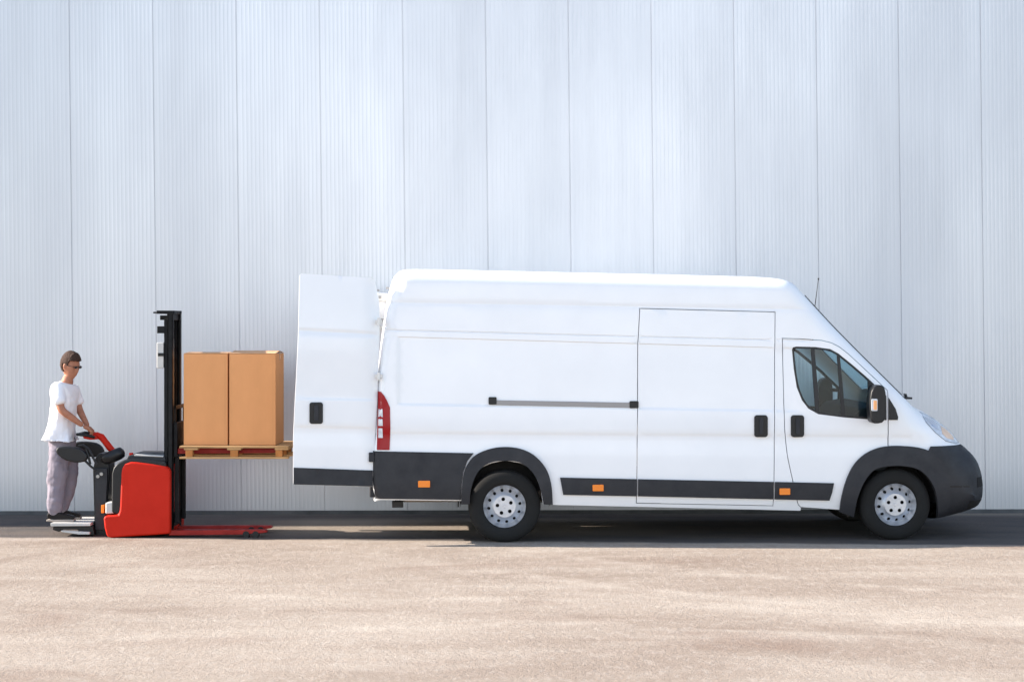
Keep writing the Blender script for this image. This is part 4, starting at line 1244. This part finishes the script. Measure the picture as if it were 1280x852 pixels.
# older worn asphalt strip beside the building
sp = N('ShaderNodeSeparateXYZ'); nt.links.new(tc.outputs['Object'], sp.inputs[0])
yy = mth('ADD', sp.outputs[1], rng(noise(.9, 5), 0, 1, -.25, .25))
yy = mth('ADD', mth('ADD', sp.outputs[1], mth('MULTIPLY', sp.outputs[0], .063)), rng(noise(.9, 5), 0, 1, -.12, .12))
asph = mixc(rng(noise(2.0, 8, .7, (.4,1,1)), .4, .65), (.12,.10,.088), (.078,.072,.070))
asph = mixc(rng(noise(50, 4, .7), .55, .75, 0, .5), asph, (.17,.15,.13))
dust = mth('MULTIPLY', rng(yy, .12, .5, 1, .0), 1.0)
sunlit_strip = mth('MULTIPLY', mth('MULTIPLY', rng(sp.outputs[0], -3.3, -2.2), rng(sp.outputs[0], .6, 2.2, 1, 0)), rng(sp.outputs[1], .4, .9))  # sunlit strip of asphalt, its brightness painted into the colour
sunlit_strip = mth('MULTIPLY', sunlit_strip, rng(sp.outputs[1], 1.9, 2.3, 1, 0))
pale_wall_edge = mth('MULTIPLY', rng(sp.outputs[1], 2.35, 2.6), rng(sp.outputs[0], 1.0, 5.5, .15, .7))  # paler tone along the wall, stronger towards the right
asph = mixc(mth('MAXIMUM', mth('MULTIPLY', sunlit_strip, .85), mth('MULTIPLY', pale_wall_edge, rng(sp.outputs[1], 2.85, 3.0, 1, .2))), asph, (.28,.235,.19))
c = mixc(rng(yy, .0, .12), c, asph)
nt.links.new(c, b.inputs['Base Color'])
bp = N('ShaderNodeBump'); bp.inputs['Strength'].default_value = .8; bp.inputs['Distance'].default_value = .02
hsum = mth('ADD', noise(26, 6, .75), mth('MULTIPLY', noise(4, 5, .6), .8))
nt.links.new(hsum, bp.inputs['Height']); nt.links.new(bp.outputs[0], b.inputs['Normal'])
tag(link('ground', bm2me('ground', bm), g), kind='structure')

# ------------------------------------------------------------ one part per separate piece
def split_parts(o, gap=.004):
    bm = bmesh.new(); bm.from_mesh(o.data); bm.faces.ensure_lookup_table()
    seen = [-1]*len(bm.faces); isl = []
    for f in bm.faces:
        if seen[f.index] >= 0: continue
        k = len(isl); st = [f]; seen[f.index] = k; l = []
        while st:
            g_ = st.pop(); l.append(g_.index)
            for v in g_.verts:
                for h in v.link_faces:
                    if seen[h.index] < 0: seen[h.index] = k; st.append(h)
        cs = [v.co for i in l for v in bm.faces[i].verts]
        isl.append([l, [min(c[a] for c in cs)-gap for a in range(3)], [max(c[a] for c in cs)+gap for a in range(3)]])
    bm.free()
    ch = True
    while ch:
        ch = False
        for i in range(len(isl)):
            for j in range(i+1, len(isl)):
                A_, B_ = isl[i], isl[j]
                if all(A_[1][a] <= B_[2][a] and B_[1][a] <= A_[2][a] for a in range(3)):
                    A_[0] += B_[0]; A_[1] = [min(A_[1][a], B_[1][a]) for a in range(3)]; A_[2] = [max(A_[2][a], B_[2][a]) for a in range(3)]
                    isl.pop(j); ch = True; break
            if ch: break
    if len(isl) < 2: return
    src = o.data
    for n_, it in enumerate(isl):
        keep = set(it[0]); b2 = bmesh.new(); b2.from_mesh(src); b2.faces.ensure_lookup_table()
        bmesh.ops.delete(b2, geom=[f for f in b2.faces if f.index not in keep], context='FACES')
        me = src.copy(); b2.to_mesh(me); b2.free()
        if n_ == 0: o.data = me
        else:
            c_ = o.copy(); c_.data = me; COL.objects.link(c_); c_.parent = o.parent
for o in list(COL.objects):
    if o.type == 'MESH' and o.name.split('.')[0] not in ('body', 'ground', 'wall_cladding', 'grille', 'person', 'hair', 'wheel', 'brake_drum') or (o.type == 'MESH' and o.parent == truck and o.name.startswith('wheel')):
        if o.parent is not None and not o.children: split_parts(o)

# ============================================================ LIGHT
EL, AZ = R(24.4), R(3.1)
tosun = Vector((-math.cos(EL)*math.cos(AZ), math.cos(EL)*math.sin(AZ), math.sin(EL)))
sl = bpy.data.lights.new('sun', 'SUN'); sl.energy = 5.0; sl.angle = R(.5); sl.color = (1, .90, .79)
so = bpy.data.objects.new('sun', sl); COL.objects.link(so); so.rotation_euler = tosun.to_track_quat('Z', 'Y').to_euler()
w = bpy.data.worlds.new('World'); scn.world = w; w.use_nodes = True; nt = w.node_tree
bg = nt.nodes['Background']; bg.inputs['Strength'].default_value = .11
sky = nt.nodes.new('ShaderNodeTexSky'); sky.sky_type = 'NISHITA'; sky.sun_disc = False; sky.sun_elevation = EL; sky.sun_rotation = math.atan2(tosun.x, tosun.y)
sky.dust_density = .5; sky.ozone_density = 1.3
tc = nt.nodes.new('ShaderNodeTexCoord')
sp = N('ShaderNodeSeparateXYZ'); nt.links.new(tc.outputs['Generated'], sp.inputs[0])
# unseen bright cloud bank added opposite the building to light its wall, ragged sides
n1 = N('ShaderNodeTexNoise'); n1.inputs['Scale'].default_value = 2.2; n1.inputs['Detail'].default_value = 5; nt.links.new(tc.outputs['Generated'], n1.inputs['Vector'])
dp = N('ShaderNodeVectorMath', operation='DOT_PRODUCT'); dp.inputs[1].default_value = Vector((.05, -1, .06)).normalized(); nt.links.new(tc.outputs['Generated'], dp.inputs[0])
msk = rng(mth('ADD', dp.outputs['Value'], rng(n1.outputs['Fac'], .3, .7, -.008, .008)), .950, .999)
msk2 = rng(n1.outputs['Fac'], .45, .68, 0.0, .15)
mm = mth('MAXIMUM', msk, msk2)
cc = mixc(mm, sky.outputs[0], (13.4, 13.4, 13.6))
nt.links.new(cc, bg.inputs['Color'])
scn.view_settings.view_transform = 'Standard'; scn.view_settings.look = 'None'; scn.view_settings.gamma = 1; scn.view_settings.use_curve_mapping = False
scn.view_settings.exposure = 1.52
scn.render.engine = 'CYCLES'
scn.cycles.max_bounces = 8
